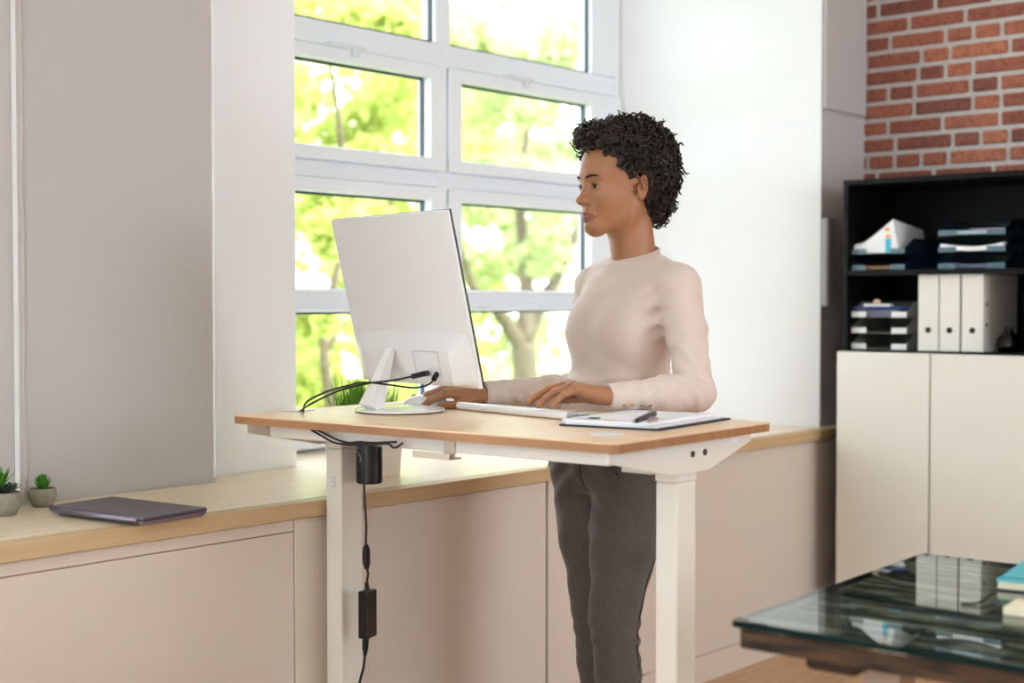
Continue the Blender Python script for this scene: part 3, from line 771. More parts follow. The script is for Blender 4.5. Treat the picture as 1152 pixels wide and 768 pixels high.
# ------------------------------------------------------------------ LAPTOP ON THE COUNTER
zl = ZC+.022
L0, L1, L2, L3 = hz(54, 571, zl-.006), hz(161, 581.5, zl), hz(235, 570, zl), hz(133, 558.5, zl)
lc = (L0+L2)/2
exl = (L1-L0); eyl = (L2-L1)
ang = math.atan2(exl.y, exl.x); lx_, ly_ = exl.length, eyl.length
lpt = empty('laptop', (lc.x, lc.y, ZC), 'closed dark grey laptop lying on the pale counter', 'laptop')
e1_ = exl.normalized(); e2_ = (eyl - e1_*eyl.dot(e1_)).normalized()
LM = Matrix(((e1_.x, e2_.x, 0, L1.x), (e1_.y, e2_.y, 0, L1.y), (0, 0, 1, 0), (0, 0, 0, 1)))
lw, ld = lx_, eyl.dot(e2_)
MB().box((-lw, 0, ZC+.013), (0, ld, ZC+.021), LM, bev=.003).build('lid', lapm, lpt)
MB().add([(-lw+.012, .01, ZC+.003), (-.004, .01, ZC+.003), (-.004, ld-.01, ZC+.003), (-lw+.012, ld-.01, ZC+.003), (-lw, .002, ZC+.0125), (0, .002, ZC+.0125), (0, ld-.002, ZC+.0125), (-lw, ld-.002, ZC+.0125)],
         [(0, 3, 2, 1), (4, 5, 6, 7), (0, 1, 5, 4), (1, 2, 6, 5), (2, 3, 7, 6), (3, 0, 4, 7)], LM).build('base', lapb, lpt)
MB().tube([LM @ Vector((-lw+.04, .0, ZC+.0135)), LM @ Vector((-.02, 0, ZC+.0135))], .005, 12).build('hinge_bar', lapb, lpt, smooth=True)
for a in (-lw+.03, -.03):
    for b in (.025, ld-.025): MB().box((a-.01, b-.005, ZC+.0003), (a+.01, b+.005, ZC+.0032), LM).build('rubber_foot', blkr, lpt)
# ------------------------------------------------------------------ SUCCULENTS
def leaf(M, L, w, t, curl=.3, n=6):
    vs = []; fs = []
    for i in range(n+1):
        s = i/n; ww = w*math.sin(PI*min(1, (s*.8+.18)))**.8*(1 if s < 1 else .05); z = L*s; y = curl*L*s*s
        tt = t*(1-s*.8)
        for dx, dy in ((-ww, 0), (0, -tt), (ww, 0), (0, tt*.5)): vs.append((dx, y+dy, z))
    for i in range(n):
        for k in range(4): fs.append((i*4+k, i*4+(k+1) % 4, i*4+4+(k+1) % 4, i*4+4+k))
    fs += [(3, 2, 1, 0), (n*4, n*4+1, n*4+2, n*4+3)]
    return [M @ Vector(v) for v in vs], fs
def pot(pc, R, H, label, group):
    rt = empty('potted_succulent', pc, label, 'plant', group)
    T_ = Matrix.Translation(pc)
    MB().lathe([(.001, .0005), (R*.62, .0005), (R*.72, H*.06), (R*.93, H*.35), (R, H*.6), (R*.97, H*.85), (R*.86, H), (R*.78, H*.98), (R*.76, H*.86), (.001, H*.86)], 40, T_).build('pot', conc, rt, smooth=True)
    MB().lathe([(.001, H*.865), (R*.75, H*.865), (R*.6, H*.93), (.001, H*.95)], 24, T_).build('soil', soil, rt)
    return rt
pc = hz(48, 569.5, ZC)
sc1 = 1600/pc.dot(FW); R1 = 15.5/sc1; H1_ = 21/sc1
rt = pot(pc, R1, H1_, 'small grey pot with spiky bright green succulent, nearer the laptop', 'potted succulents')
mb = MB(); rnd = random.Random(3)
for ring, (cnt, tl, L) in enumerate([(6, .12, .036), (8, .35, .036), (9, .62, .034), (9, .85, .030)]):
    for k in range(cnt):
        a = 2*PI*k/cnt+ring*.5
        M_ = Matrix.Translation(pc+Vector((0, 0, H1_*.9))) @ Matrix.Rotation(a, 4, 'Z') @ Matrix.Rotation(-tl*.9, 4, 'X') @ Matrix.Translation((0, .003, 0))
        vs, fs = leaf(M_, L, .0058, .0028, -.12); mb.add(vs, fs)
mb.build('leaves', succ, rt, smooth=True)
pc = hz(5, 579, ZC); sc1 = 1600/pc.dot(FW); R1 = 19/sc1; H1_ = 26/sc1
rt = pot(pc, R1, H1_, 'round grey pot with dark rosette succulent, at the left picture edge', 'potted succulents')
mb = MB()
for ring, (cnt, tl, L) in enumerate([(5, .5, .02), (8, .9, .028), (11, 1.2, .036), (12, 1.4, .038)]):
    for k in range(cnt):
        a = 2*PI*k/cnt+ring*.4
        M_ = Matrix.Translation(pc+Vector((0, 0, H1_*.97))) @ Matrix.Rotation(a, 4, 'Z') @ Matrix.Rotation(-tl, 4, 'X')
        vs, fs = leaf(M_, L, .008, .003, -.2); mb.add(vs, fs)
mb.build('rosette', succd, rt, smooth=True)
mb = MB()
for k in range(11):
    a = 2*PI*k/11
    M_ = Matrix.Translation(pc+Vector((-.008, 0, H1_*.97+.012))) @ Matrix.Rotation(a, 4, 'Z') @ Matrix.Rotation(-.55-.25*(k % 2), 4, 'X')
    vs, fs = leaf(M_, .048, .004, .003, -.1); mb.add(vs, fs)
mb.build('spiky_leaves', succ, rt, smooth=True)
# ------------------------------------------------------------------ WHITE PLANTER WITH GRASS ON THE COUNTER
d_pl = hz(441, 534, ZC).dot(FW)
g1 = hz(450, 532.5, ZC); 
pl_c = Vector((g1.x-.085, g1.y+.05, ZC))
pt = empty('grass_planter', pl_c, 'white square planter of bright green grass on the counter behind the desk', 'plant')
PM = Matrix.Translation(pl_c)
pw = .075; ph = .15
MB().add([(-pw*.9, -pw*.9, .0005), (pw*.9, -pw*.9, .0005), (pw*.9, pw*.9, .0005), (-pw*.9, pw*.9, .0005), (-pw, -pw, ph), (pw, -pw, ph), (pw, pw, ph), (-pw, pw, ph),
          (-pw*.9, -pw*.9, ph), (pw*.9, -pw*.9, ph), (pw*.9, pw*.9, ph), (-pw*.9, pw*.9, ph), (-pw*.88, -pw*.88, ph-.02), (pw*.88, -pw*.88, ph-.02), (pw*.88, pw*.88, ph-.02), (-pw*.88, pw*.88, ph-.02)],
         [(0, 3, 2, 1), (0, 1, 5, 4), (1, 2, 6, 5), (2, 3, 7, 6), (3, 0, 4, 7), (4, 5, 9, 8), (5, 6, 10, 9), (6, 7, 11, 10), (7, 4, 8, 11), (8, 9, 13, 12), (9, 10, 14, 13), (10, 11, 15, 14), (11, 8, 12, 15), (12, 13, 14, 15)], PM).build('planter', mat('planter_white', (240, 236, 228), .5), pt)
mb = MB(); rnd = random.Random(5)
for k in range(420):
    x, y = rnd.uniform(-.062, .062), rnd.uniform(-.062, .062)
    L = rnd.uniform(.09, .145); ln = rnd.uniform(0, .6); a = math.atan2(y, x)+rnd.uniform(-.8, .8)
    pts_ = [Vector((x, y, ph-.022))]
    for s in (.35, .7, 1): pts_.append(Vector((x+math.cos(a)*L*ln*s*s, y+math.sin(a)*L*ln*s*s, ph-.02+L*s*(1-.25*ln*s))))
    side = Vector((-math.sin(a), math.cos(a), 0)); vs = []
    for i, p in enumerate(pts_):
        w_ = .0028*(1-i/3.3); vs += [p-side*w_, p+Vector((math.cos(a), math.sin(a), 0))*w_*.35, p+side*w_]
    fs = []
    for i in range(3): fs += [(i*3, i*3+1, i*3+4, i*3+3), (i*3+1, i*3+2, i*3+5, i*3+4), (i*3+2, i*3, i*3+3, i*3+5)]
    mb.add(vs, fs, PM)
mb.build('grass', grassm, pt)
# ------------------------------------------------------------------ GLASS-TOPPED TABLE
ZG = .74
ta = hz(824, 697, ZG); tb = hz(1038, 622, ZG)
tx_ = (tb-ta).normalized(); ty_ = Vector((tx_.y, -tx_.x, 0))
TL = (tb-ta).length; TW = 1.5
TM = Matrix(((tx_.x, ty_.x, 0, ta.x), (tx_.y, ty_.y, 0, ta.y), (0, 0, 1, 0), (0, 0, 0, 1)))
tt = empty('meeting_table', ta+tx_*TL/2+ty_*TW/2, 'rustic dark wood table with a green-edged glass top in the right foreground', 'table')
MB().box((0, 0, ZG-.0015), (TL, TW, ZG), TM).build('glass_top', tglass, tt)
ge = MB(); e_ = .0015
ge.box((-.0005, 0, ZG-.010), (.0018, TW, ZG-.0003), TM).box((TL-.0018, 0, ZG-.010), (TL+.0005, TW, ZG-.0003), TM).box((.0018, -.0005, ZG-.010), (TL-.0018, .0018, ZG-.0003), TM).box((.0018, TW-.0018, ZG-.010), (TL-.0018, TW+.0005, ZG-.0003), TM)
ge.build('glass_edge', gedge, tt)['label'] = 'dark green edge of the glass'
nb = 6
bm_ = MB(); bw_ = (TL-.006)/nb
for k in range(nb):
    bm_.box((.003+k*bw_+.001, .003, ZG-.0125), (.003+(k+1)*bw_-.001, TW-.003, ZG-.0105), TM, bev=.0008)
bm_.build('top_boards', boards, tt)
MB().box((.01, .006, ZG-.044), (TL-.01, TW-.006, ZG-.0128), TM, bev=.004).build('wood_slab', oldwood, tt)
darkw = mat('dark_wood', (44, 26, 18), .6, var=.3, vscale=12)
c0 = DI @ Vector((0, 0, 0))
bq = hz(905, 742, ZG-.05)
TI = TM.inverted(); cbm = TI @ hz(908, 745, ZG-.058); cb2 = TI @ hz(962, 756, ZG-.062); lgp = TI @ hz(987, 764, ZG-.085)
BX0 = max(.03, cbm.x-.01)
MB().box((BX0, cbm.y, ZG-.066), (TL-.06, cb2.y+.01, ZG-.0445), TM, bev=.008).build('cross_beam', darkw, tt)
lg = mat('table_leg_taupe', (168, 146, 128), .55)
for a_ in (lgp.x+.02, TL-.10):
    for b_ in (lgp.y, TW-.20):
        MB().box((a_-.03, b_-.03+.01, .001), (a_+.03, b_+.03+.01, ZG-.0445), TM, bev=.004).build('leg', lg, tt)
# notebook, sticky pad, ribbon-like pen
zn = ZG+.0005
n0 = hz(1120, 663, zn)
nd1 = (hz(1152, 671, zn)-n0).normalized(); nd1 = (tx_*.35+ty_*.94).normalized() if False else ty_
nbk = empty('teal_notebook', n0, 'teal notebook with elastic band lying on the glass table', 'notebook')
NM = Matrix.Translation((n0.x, n0.y, 0)) @ Matrix.Rotation(math.atan2(ty_.y, ty_.x)+.12, 4, 'Z')
MB().box((0, 0, zn+.0145), (.15, .21, zn+.0165), NM, bev=.0006).build('front_cover', teal, nbk)
MB().box((0, 0, zn), (.15, .21, zn+.002), NM, bev=.0006).build('back_cover', navy, nbk)
MB().box((.003, .003, zn+.0022), (.15, .207, zn+.0143), NM).build('pages', ivory, nbk)
MB().box((-.0012, .02, zn), (.0, .028, zn+.0178), NM).box((-.0012, .02, zn+.0167), (.15, .028, zn+.0178), NM).build('elastic_band', teald, nbk)
s0 = hz(1128, 691, zn)
SMx = Matrix.Translation((s0.x, s0.y, 0)) @ Matrix.Rotation(math.atan2(ty_.y, ty_.x)+.05, 4, 'Z')
setp(MB().box((0, 0, zn), (.076, .076, zn+.012), SMx, bev=.0004).build('sticky_note_pad', ivory), 'ivory block of sticky notes in front of the teal notebook', 'note pad')
pr_ = [hz(1081, 679, zn+.002), hz(1095, 679, zn+.002), hz(1104, 677, zn+.004), hz(1112, 671, zn+.007), hz(1119, 667, zn+.008)]
pe = MB().tube(bez(pr_, 5), .0022, 8)
pe.build('ribbon_marker', blkr, nbk, smooth=True)['label'] = 'black ribbon marker'
# ------------------------------------------------------------------ PERSON (implicit surfaces -> one mesh per garment / body)
skin = mat('skin', (170, 118, 85), .48, sss=.25, var=.06, vscale=12)
lipm = mat('lips', (150, 92, 78), .4)
browm = mat('eyebrow_hair', (38, 26, 22), .8)
hairm = mat('curly_hair', (46, 31, 24), .5, rgb2=(16, 10, 9), vscale=40)
knit = mat('knit_beige', (216, 197, 187), .85, bump=.05, bscale=500, sheen=.3)
tweed = mat('grey_tweed', (92, 84, 77), .9, rgb2=(70, 64, 60), vscale=330, bump=.12, bscale=400, sheen=.2)
eyew = mat('eye_white', (176, 160, 150), .3)
iris = mat('iris_brown', (24, 14, 10), .3, coat=.1)
shoem = mat('shoe_leather', (34, 30, 30), .35)
nailm = mat('nail', (206, 152, 128), .25, coat=.3)
class Vol:
    def __init__(s, lo, hi, h):
        s.lo = np.array(lo, float); s.h = h
        s.n = np.ceil((np.array(hi)-s.lo)/h).astype(int)+1
        s.F = np.full(s.n, 1.0, np.float32)
        s.ax = [s.lo[i]+h*np.arange(s.n[i]) for i in range(3)]
    def sub(s, lo, hi):
        i0 = np.clip(np.floor((np.array(lo)-s.lo)/s.h).astype(int), 0, s.n-1); i1 = np.clip(np.ceil((np.array(hi)-s.lo)/s.h).astype(int)+1, 1, s.n)
        if (i1 <= i0).any(): return None, None
        sl = tuple(slice(a, b) for a, b in zip(i0, i1))
        X, Y, Z = np.meshgrid(*[s.ax[i][sl[i]] for i in range(3)], indexing='ij')
        return sl, np.stack([X, Y, Z], -1)
    def comb(s, sl, d, k, op):
        F = s.F[sl]
        if op == 'u':
            if k > 0:
                hh = np.clip(.5+.5*(F-d)/k, 0, 1); r = F*(1-hh)+d*hh-k*hh*(1-hh)
            else: r = np.minimum(F, d)
        else:
            d = -d
            if k > 0:
                hh = np.clip(.5-.5*(F-d)/k, 0, 1); r = F*(1-hh)+d*hh+k*hh*(1-hh)
            else: r = np.maximum(F, d)
        s.F[sl] = r
    def ell(s, c, r, R=None, k=.01, op='u'):
        c = np.array(c, float); r = np.array(r, float); m = r.max()+k+3*s.h
        sl, P = s.sub(c-m, c+m)
        if sl is None: return
        q = P-c
        if R is not None: q = q @ np.array(R)      # R columns = local axes
        k0 = np.linalg.norm(q/r, axis=-1); k1 = np.linalg.norm(q/(r*r), axis=-1)
        s.comb(sl, k0*(k0-1)/np.maximum(k1, 1e-6), k, op)
    def cap(s, a, b, ra, rb, k=.01, op='u', flat=None):
        a = np.array(a, float); b = np.array(b, float); m = max(ra, rb)+k+3*s.h
        sl, P = s.sub(np.minimum(a, b)-m, np.maximum(a, b)+m)
        if sl is None: return
        ab = b-a; t = np.clip(((P-a) @ ab)/(ab @ ab), 0, 1)
        q = P-(a+t[..., None]*ab)
        if flat is not None:                       # flat = (axis, factor): squash thickness along an axis
            ax, f = np.array(flat[0], float), flat[1]
            w = q @ ax; q = q+(w*(1/f-1))[..., None]*ax
        s.comb(sl, np.linalg.norm(q, axis=-1)-(ra+(rb-ra)*t), k, op)
    def chain(s, pts, rs, k=.01, flat=None):
        for i in range(len(pts)-1): s.cap(pts[i], pts[i+1], rs[i], rs[i+1], k, 'u', flat)
    def rings(s, rings_, M, k=.02, op='u'):
        """rings: (z, cx, cy, front, back, halfwidth); x forward, y left in frame M (world<-local, numpy 3x3 + origin)"""
        R, o = M; zs = np.array([r[0] for r in rings_]); order = np.argsort(zs); A = np.array(rings_, float)[order]
        zs = A[:, 0]; mx_ = np.abs(A[:, 1:]).max()*2+.05
        lo = np.array([o[0]-mx_, o[1]-mx_, zs[0]-k-3*s.h]); hi = np.array([o[0]+mx_, o[1]+mx_, zs[-1]+k+3*s.h])
        sl, P = s.sub(lo, hi)
        if sl is None: return
        zc = s.ax[2][sl[2]]
        fine = np.linspace(zs[0], zs[-1], 200)
        ker = np.exp(-np.linspace(-2, 2, 17)**2); ker /= ker.sum()
        def interp(col):
            v = np.interp(fine, zs, A[:, col]); v = np.convolve(np.pad(v, 8, mode='edge'), ker, 'valid'); return np.interp(zc, fine, v)
        cx, cy, fr, bk, wd = [interp(i) for i in range(1, 6)]
        q = (P-np.array([o[0], o[1], 0])) @ R
        x = q[..., 0]-cx; y = q[..., 1]-cy
        b = np.where(x > 0, fr, bk)
        e = 2.3
        rr = (np.abs(x/b)**e+np.abs(y/wd)**e)**(1/e)
        d = (rr-1)*np.minimum(b, wd)
        dz = np.maximum(zs[0]-P[..., 2], P[..., 2]-zs[-1])
        s.comb(sl, np.maximum(d, dz), k, op)
    def noise(s, fn):
        X, Y, Z = np.meshgrid(*s.ax, indexing='ij'); s.F += fn(X, Y, Z).astype(np.float32)
    def cutz(s, z, above=True):
        Z = s.ax[2][None, None, :]
        s.F = np.maximum(s.F, (Z-z) if above else (z-Z)).astype(np.float32)
    def mesh(s):
        F = s.F; n = F.shape; ins = F < 0
        c = [ins[i:n[0]-1+i, j:n[1]-1+j, k:n[2]-1+k] for i in (0, 1) for j in (0, 1) for k in (0, 1)]
        cnt = sum(x.astype(np.int8) for x in c); act = (cnt > 0) & (cnt < 8)
        idx = np.full(act.shape, -1, np.int64); I = np.argwhere(act); idx[act] = np.arange(len(I))
        acc = np.zeros((len(I), 3)); w = np.zeros(len(I))
        cor = [(i, j, k) for i in (0, 1) for j in (0, 1) for k in (0, 1)]
        val = {q: F[I[:, 0]+q[0], I[:, 1]+q[1], I[:, 2]+q[2]] for q in cor}
        for a in cor:
            for ax in range(3):
                if a[ax] == 0:
                    b = list(a); b[ax] = 1; b = tuple(b); va, vb = val[a], val[b]
                    m = (va < 0) != (vb < 0); t = np.where(m, va/np.where(m, va-vb, 1), 0)
                    p = np.array(a, float)[None].repeat(len(I), 0); p[:, ax] = t
                    acc += p*m[:, None]; w += m
        V = s.lo+(I+acc/w[:, None])*s.h
        Q = []
        for ax in range(3):
            o1, o2 = [(1, 2), (2, 0), (0, 1)][ax]
            sh = list(n); sh[ax] -= 1
            a = ins[tuple(slice(0, n[i]-1) if i == ax else slice(1, n[i]-1) for i in range(3))]
            b = ins[tuple(slice(1, n[i]) if i == ax else slice(1, n[i]-1) for i in range(3))]
            E = np.argwhere(a != b); sg = a[tuple(E.T)]
            E = E.copy()
            for i in range(3):
                if i != ax: E[:, i] += 1
            d1 = np.zeros(3, int); d1[o1] = 1; d2 = np.zeros(3, int); d2[o2] = 1
            def g(P_): return idx[P_[:, 0], P_[:, 1], P_[:, 2]]
            q = np.stack([g(E-d1-d2), g(E-d2), g(E), g(E-d1)], 1)
            q[~sg] = q[~sg][:, ::-1]
            Q.append(q)
        Q = np.concatenate(Q); Q = Q[(Q >= 0).all(1)]
        return V, Q
def npmesh(parts):
    V = []; Q = []; o = 0
    for v, q in parts: V.append(v); Q.append(q+o); o += len(v)
    return np.concatenate(V), np.concatenate(Q)
def nobj(name, V, Q, mats, parent=None, mi=None):
    me = bpy.data.meshes.new(name)
    me.vertices.add(len(V)); me.vertices.foreach_set('co', np.ascontiguousarray(V, np.float32).ravel())
    me.loops.add(len(Q)*4); me.loops.foreach_set('vertex_index', np.ascontiguousarray(Q, np.int32).ravel())
    me.polygons.add(len(Q)); me.polygons.foreach_set('loop_start', np.arange(0, len(Q)*4, 4, dtype=np.int32))
    me.update(calc_edges=True)
    for m in mats: me.materials.append(m)
    if mi is not None: me.polygons.foreach_set('material_index', mi.astype(np.int32))
    me.validate()
    return link(name, me, parent, smooth=True)
def smoothV(V, Q, it=2, lam=.5):
    E = np.concatenate([Q[:, [0, 1]], Q[:, [1, 2]], Q[:, [2, 3]], Q[:, [3, 0]]])
    for _ in range(it):
        S = np.zeros_like(V); cnt = np.zeros(len(V))
        for a, b in ((0, 1), (1, 0)):
            for c in range(3): S[:, c] += np.bincount(E[:, a], V[E[:, b], c], len(V))
            cnt += np.bincount(E[:, a], minlength=len(V))
        V = V+(S/np.maximum(cnt, 1)[:, None]-V)*lam
    return V
def frame(yaw_f):
    f = np.array([yaw_f[0], yaw_f[1], 0.]); f /= np.linalg.norm(f); l = np.array([-f[1], f[0], 0.])
    return np.stack([f, l, [0, 0, 1.]], 1)
# ---- skeleton (metres, world)
Ft = frame((-.975, .225))                 # torso facing
nb_ = np.array([2.762, 2.010, 1.318])      # neck base
pel = np.array([2.735, 2.062, .86])
RT_ = Ft
def tl(o, f=0, l=0, z=0): return np.array([o[0], o[1], 0])+Ft[:, 0]*f+Ft[:, 1]*l+np.array([0, 0, z])
shL = tl(nb_, -.012, .147, 1.254); shR = tl(nb_, -.005, -.148, 1.254)
elL = np.array([2.700, 1.788, 1.012]); wrL = np.array([2.500, 1.886, 1.008])
elR = np.array([2.765, 2.150, .995]); wrR = np.array([2.512, 2.262, 1.000])
# ---- HEAD
eyeh = hd(693.5, 208, 3.385)
hc = np.array(eyeh); Fh = frame((-.9325, .3605))
pitch_ = math.radians(3); fx = Fh[:, 0]*math.cos(pitch_)-np.array([0, 0, 1])*math.sin(pitch_)
Fh = np.stack([fx, Fh[:, 1], np.cross(fx, Fh[:, 1])], 1)
def H(x, y, z): return hc+Fh @ np.array([x, y, z])
def rotl(F, ang, ax):   # rotate frame columns about local axis index
    c, s = math.cos(ang), math.sin(ang); R = np.eye(3); i, j = [(1, 2), (2, 0), (0, 1)][ax]
    R[i, i] = c; R[i, j] = -s; R[j, i] = s; R[j, j] = c
    return F @ R
hv = Vol(hc-np.array([.16, .16, .24]), hc+np.array([.15, .15, .15]), .0019)
hv.ell(H(-.020, 0, .036), (.094, .073, .082), Fh, .02)
hv.ell(H(.020, 0, .030), (.066, .064, .075), Fh, .03)       # forehead
hv.ell(H(.022, 0, -.035), (.062, .058, .070), Fh, .025)     # mid face
for sy in (1, -1):
    hv.ell(H(.052, .034*sy, -.030), (.026, .024, .026), Fh, .02)    # cheek
    hv.cap(H(-.012, .051*sy, -.042), H(-.002, .044*sy, -.072), .015, .013, .03)   # jaw angle
    hv.cap(H(-.002, .044*sy, -.073), H(.061, .010*sy, -.098), .013, .014, .03)
    hv.cap(H(.082, .012*sy, .020), H(.066, .046*sy, .020), .007, .007, .018)       # brow ridge
hv.ell(H(.066, 0, -.097), (.021, .022, .018), Fh, .02)      # chin
hv.ell(H(.062, 0, -.062), (.028, .030, .024), Fh, .02)      # muzzle
for sy in (1, -1): hv.ell(H(.093, .031*sy, -.001), (.017, .017, .0115), Fh, .014, 'd')   # sockets
hv.cap(H(.076, 0, .008), H(.098, 0, -.030), .0065, .0085, .014)      # nose bridge
hv.ell(H(.1005, 0, -.035), (.0115, .0105, .0095), Fh, .007)
for sy in (1, -1):
    hv.ell(H(.0905, .0125*sy, -.0385), (.0115, .0085, .0080), Fh, .005)
    hv.ell(H(.0955, .0065*sy, -.0465), (.005, .003, .0035), Fh, .003, 'd')
# lids over eyeballs
EC = [H(.0695, .0305*sy, -.002) for sy in (1, -1)]
for i, sy in enumerate((1, -1)): hv.ell(EC[i], (.0138, .0142, .0128), Fh, .005)
for i, sy in enumerate((1, -1)): hv.ell(EC[i]+Fh @ np.array([.010, .001*sy, -.0012]), (.0082, .0124, .0040), Fh, .0020, 'd')
# lips
for sy in (1, -1):
    hv.cap(H(.0915, 0, -.0640), H(.0785, .0265*sy, -.0695), .0054, .0026, .004)
    hv.cap(H(.0885, 0, -.0755), H(.0785, .0240*sy, -.0718), .0066, .0030, .004)
hv.cap(H(.0970, 0, -.0697), H(.085, .021, -.0702), .0012, .0010, .002, 'd'); hv.cap(H(.0970, 0, -.0697), H(.085, -.021, -.0702), .0012, .0010, .002, 'd')
hv.cap(H(.0950, 0, -.0475), H(.0965, 0, -.0575), .0018, .003, .006, 'd')     # philtrum
hv.ell(H(.084, 0, -.0850), (.004, .013, .0035), Fh, .008, 'd')               # under lip
# ears
for sy in (1, -1):
    Re = rotl(Fh, -.22, 1); Re = rotl(Re, .38*sy, 2)
    hv.ell(H(-.026, .0755*sy, -.010), (.0185, .0065, .032), Re, .006)
    hv.ell(H(-.021, .0800*sy, -.002), (.0095, .0052, .018), Re, .004, 'd')
    hv.ell(H(-.019, .0735*sy, -.029), (.008, .0052, .010), Re, .005)
    hv.cap(H(-.013, .0735*sy, -.010), H(-.015, .076*sy, -.018), .004, .004, .004)
    hv.cap(H(-.020, .0800*sy, .010), H(-.028, .0805*sy, -.012), .0025, .0028, .003)
# neck
nt0 = H(-.030, 0, -.050); nt1 = nb_+np.array([0, 0, -.02])
hv.cap(nt0, nt1+Ft[:, 0]*(-.006), .052, .054, .022)
hv.cap(H(-.004, .052, -.045), tl(nb_, .028, .012, 1.315), .010, .009, .02)   # neck muscle
hv.cap(H(-.004, -.052, -.045), tl(nb_, .028, -.012, 1.315), .010, .009, .02)
hv.cutz(1.30-.02, False)
V1, Q1 = hv.mesh(); V1 = smoothV(V1, Q1, 1, .4)
# lips colour zone = faces near the lip line (material slot, the lips' own colour)
def local(V): return (V-hc) @ Fh
# ---- HANDS
def hand(wrist, X, Z, side, curls, spread, thumb, h=.0014, scale=1.0):
    """X: wrist->knuckles, Z: back of hand, side=+1 thumb at +Y; curls: per finger 3 bends (deg)"""
    X = np.array(X, float); X /= np.linalg.norm(X); Z = np.array(Z, float); Z -= X*(Z @ X); Z /= np.linalg.norm(Z); Y = np.cross(Z, X)*side
    S = scale
    def P_(x, y, z): return wrist+(X*x+Y*y+Z*z)*S
    vol = Vol(wrist-.2*S-.02, wrist+.2*S+.02, h) if False else None
    segs = []; nails = []
    # wrist + palm
    segs.append(('cap', P_(-.010, 0, 0), P_(.002, .0, 0), .0245*S, .0225*S, .01, (Z, .80)))
    F3 = np.stack([X, Y, Z], 1)
    for (y0, y1, z1) in ((.012, .029, .002), (.004, .010, .004), (-.006, -.010, .003), (-.013, -.028, -.001)):
        segs.append(('cap', P_(.000, y0, 0), P_(.080 if abs(y1) < .02 else .074, y1, z1), .0165*S, .0115*S, .012, (Z, .92)))
    segs.append(('cap', P_(.010, .014, -.007), P_(.045, .026, -.008), .0155*S, .012*S, .012, None))   # thenar
    segs.append(('cap', P_(.012, -.018, -.006), P_(.055, -.026, -.005), .0125*S, .010*S, .012, None))
    base = [(.080, .029, .001, .0092, (.040, .025, .021)), (.084, .0095, .003, .0095, (.045, .028, .023)), (.080, -.0105, .002, .0090, (.041, .026, .022)), (.073, -.0285, -.002, .0080, (.033, .020, .019))]
    for fi, (bx, by, bz, r, Ls) in enumerate(base):
        p = P_(bx, by, bz); ang = 0; sp = math.radians(spread[fi])
        D0 = X*math.cos(sp)+Y*math.sin(sp)
        rr = r; pts = [p]; rs = [r*1.08]
        for j in range(3):
            ang += math.radians(curls[fi][j]); d = D0*math.cos(ang)-Z*math.sin(ang)
            p = p+d*Ls[j]*S; pts.append(p); rr = r*(.96, .87, .74)[j]; rs.append(rr)
        for j in range(3): segs.append(('cap', pts[j], pts[j+1], rs[j]*S, rs[j+1]*S, .0035 if j else .007, None))
        up = D0*math.sin(ang)+Z*math.cos(ang)
        nails.append((pts[3]-d*.004*S+up*rs[3]*.80*S, d, up, rs[3]*.72*S))
    tb = thumb['pts']; tp = [P_(*q) for q in tb]; tr_ = [.0135, .0115, .0105, .0080]
    for j in range(3): segs.append(('cap', tp[j], tp[j+1], tr_[j]*S, tr_[j+1]*S, .008 if j == 0 else .004, None))
    d = tp[3]-tp[2]; d /= np.linalg.norm(d); up = np.array(thumb.get('up', Z), float); up -= d*(up @ d); up /= np.linalg.norm(up)
    nails.append((tp[3]-d*.003*S+up*.0066*S, d, up, .0068*S))
    pp = np.array([q for s_ in segs for q in (s_[1], s_[2])]); lo = pp.min(0)-.032; hi = pp.max(0)+.032
    v = Vol(lo, hi, h)
    # fingers kept apart: palm group first, then every finger as its own volume joined by min
    for s_ in segs[:7]: v.cap(s_[1], s_[2], s_[3], s_[4], s_[5], 'u', s_[6])
    k = 7
    for fi in range(5):
        n = 3
        vf = Vol(lo, hi, h)
        for s_ in segs[k:k+n]: vf.cap(s_[1], s_[2], s_[3], s_[4], s_[5])
        k += n
        a, b = v.F, vf.F
        # blend at the knuckle only
        K = .007 if fi < 4 else .012
        c0 = segs[k-n][1]; sl, PP = v.sub(c0-.03, c0+.03)
        dist = np.linalg.norm(PP-c0, axis=-1); kk = np.clip((.024-dist)/.012, 0, 1)*K+1e-5
        A, B = a[sl].copy(), b[sl].copy(); hh = np.clip(.5+.5*(A-B)/kk, 0, 1)
        v.F = np.minimum(a, b); v.F[sl] = A*(1-hh)+B*hh-kk*hh*(1-hh)
    V, Q = v.mesh(); V = smoothV(V, Q, 1, .4)
    return (V, Q), nails, (X, Y, Z)
zk = ZD
hL, nL, _ = hand(wrL+np.array([-.008, .005, .004]), (-.83, .545, .25), (.10, -.05, 1), -1,
    [(22, 14, 8), (25, 16, 9), (30, 16, 10), (33, 16, 10)], (3, 0, -3, -6), {'pts': [(.018, .022, -.010), (.045, .042, -.018), (.066, .052, -.026), (.088, .050, -.034)]})
hdR = np.array([-.62, .78, .14])
hR, nR, _ = hand(wrR+np.array([-.006, .006, -.001]), hdR, (-.26, -.30, 1), 1,
    [(30, 22, 12), (28, 26, 14), (36, 30, 18), (42, 32, 20)], (5, 0, -5, -10), {'pts': [(.016, .022, -.008), (.040, .042, -.014), (.066, .050, -.019), (.090, .046, -.026)], 'up': (.5, -.8, .3)})
# ---- body under the clothes
bv = Vol((2.40, 1.65, 0.02), (3.02, 2.40, 1.33), .009)
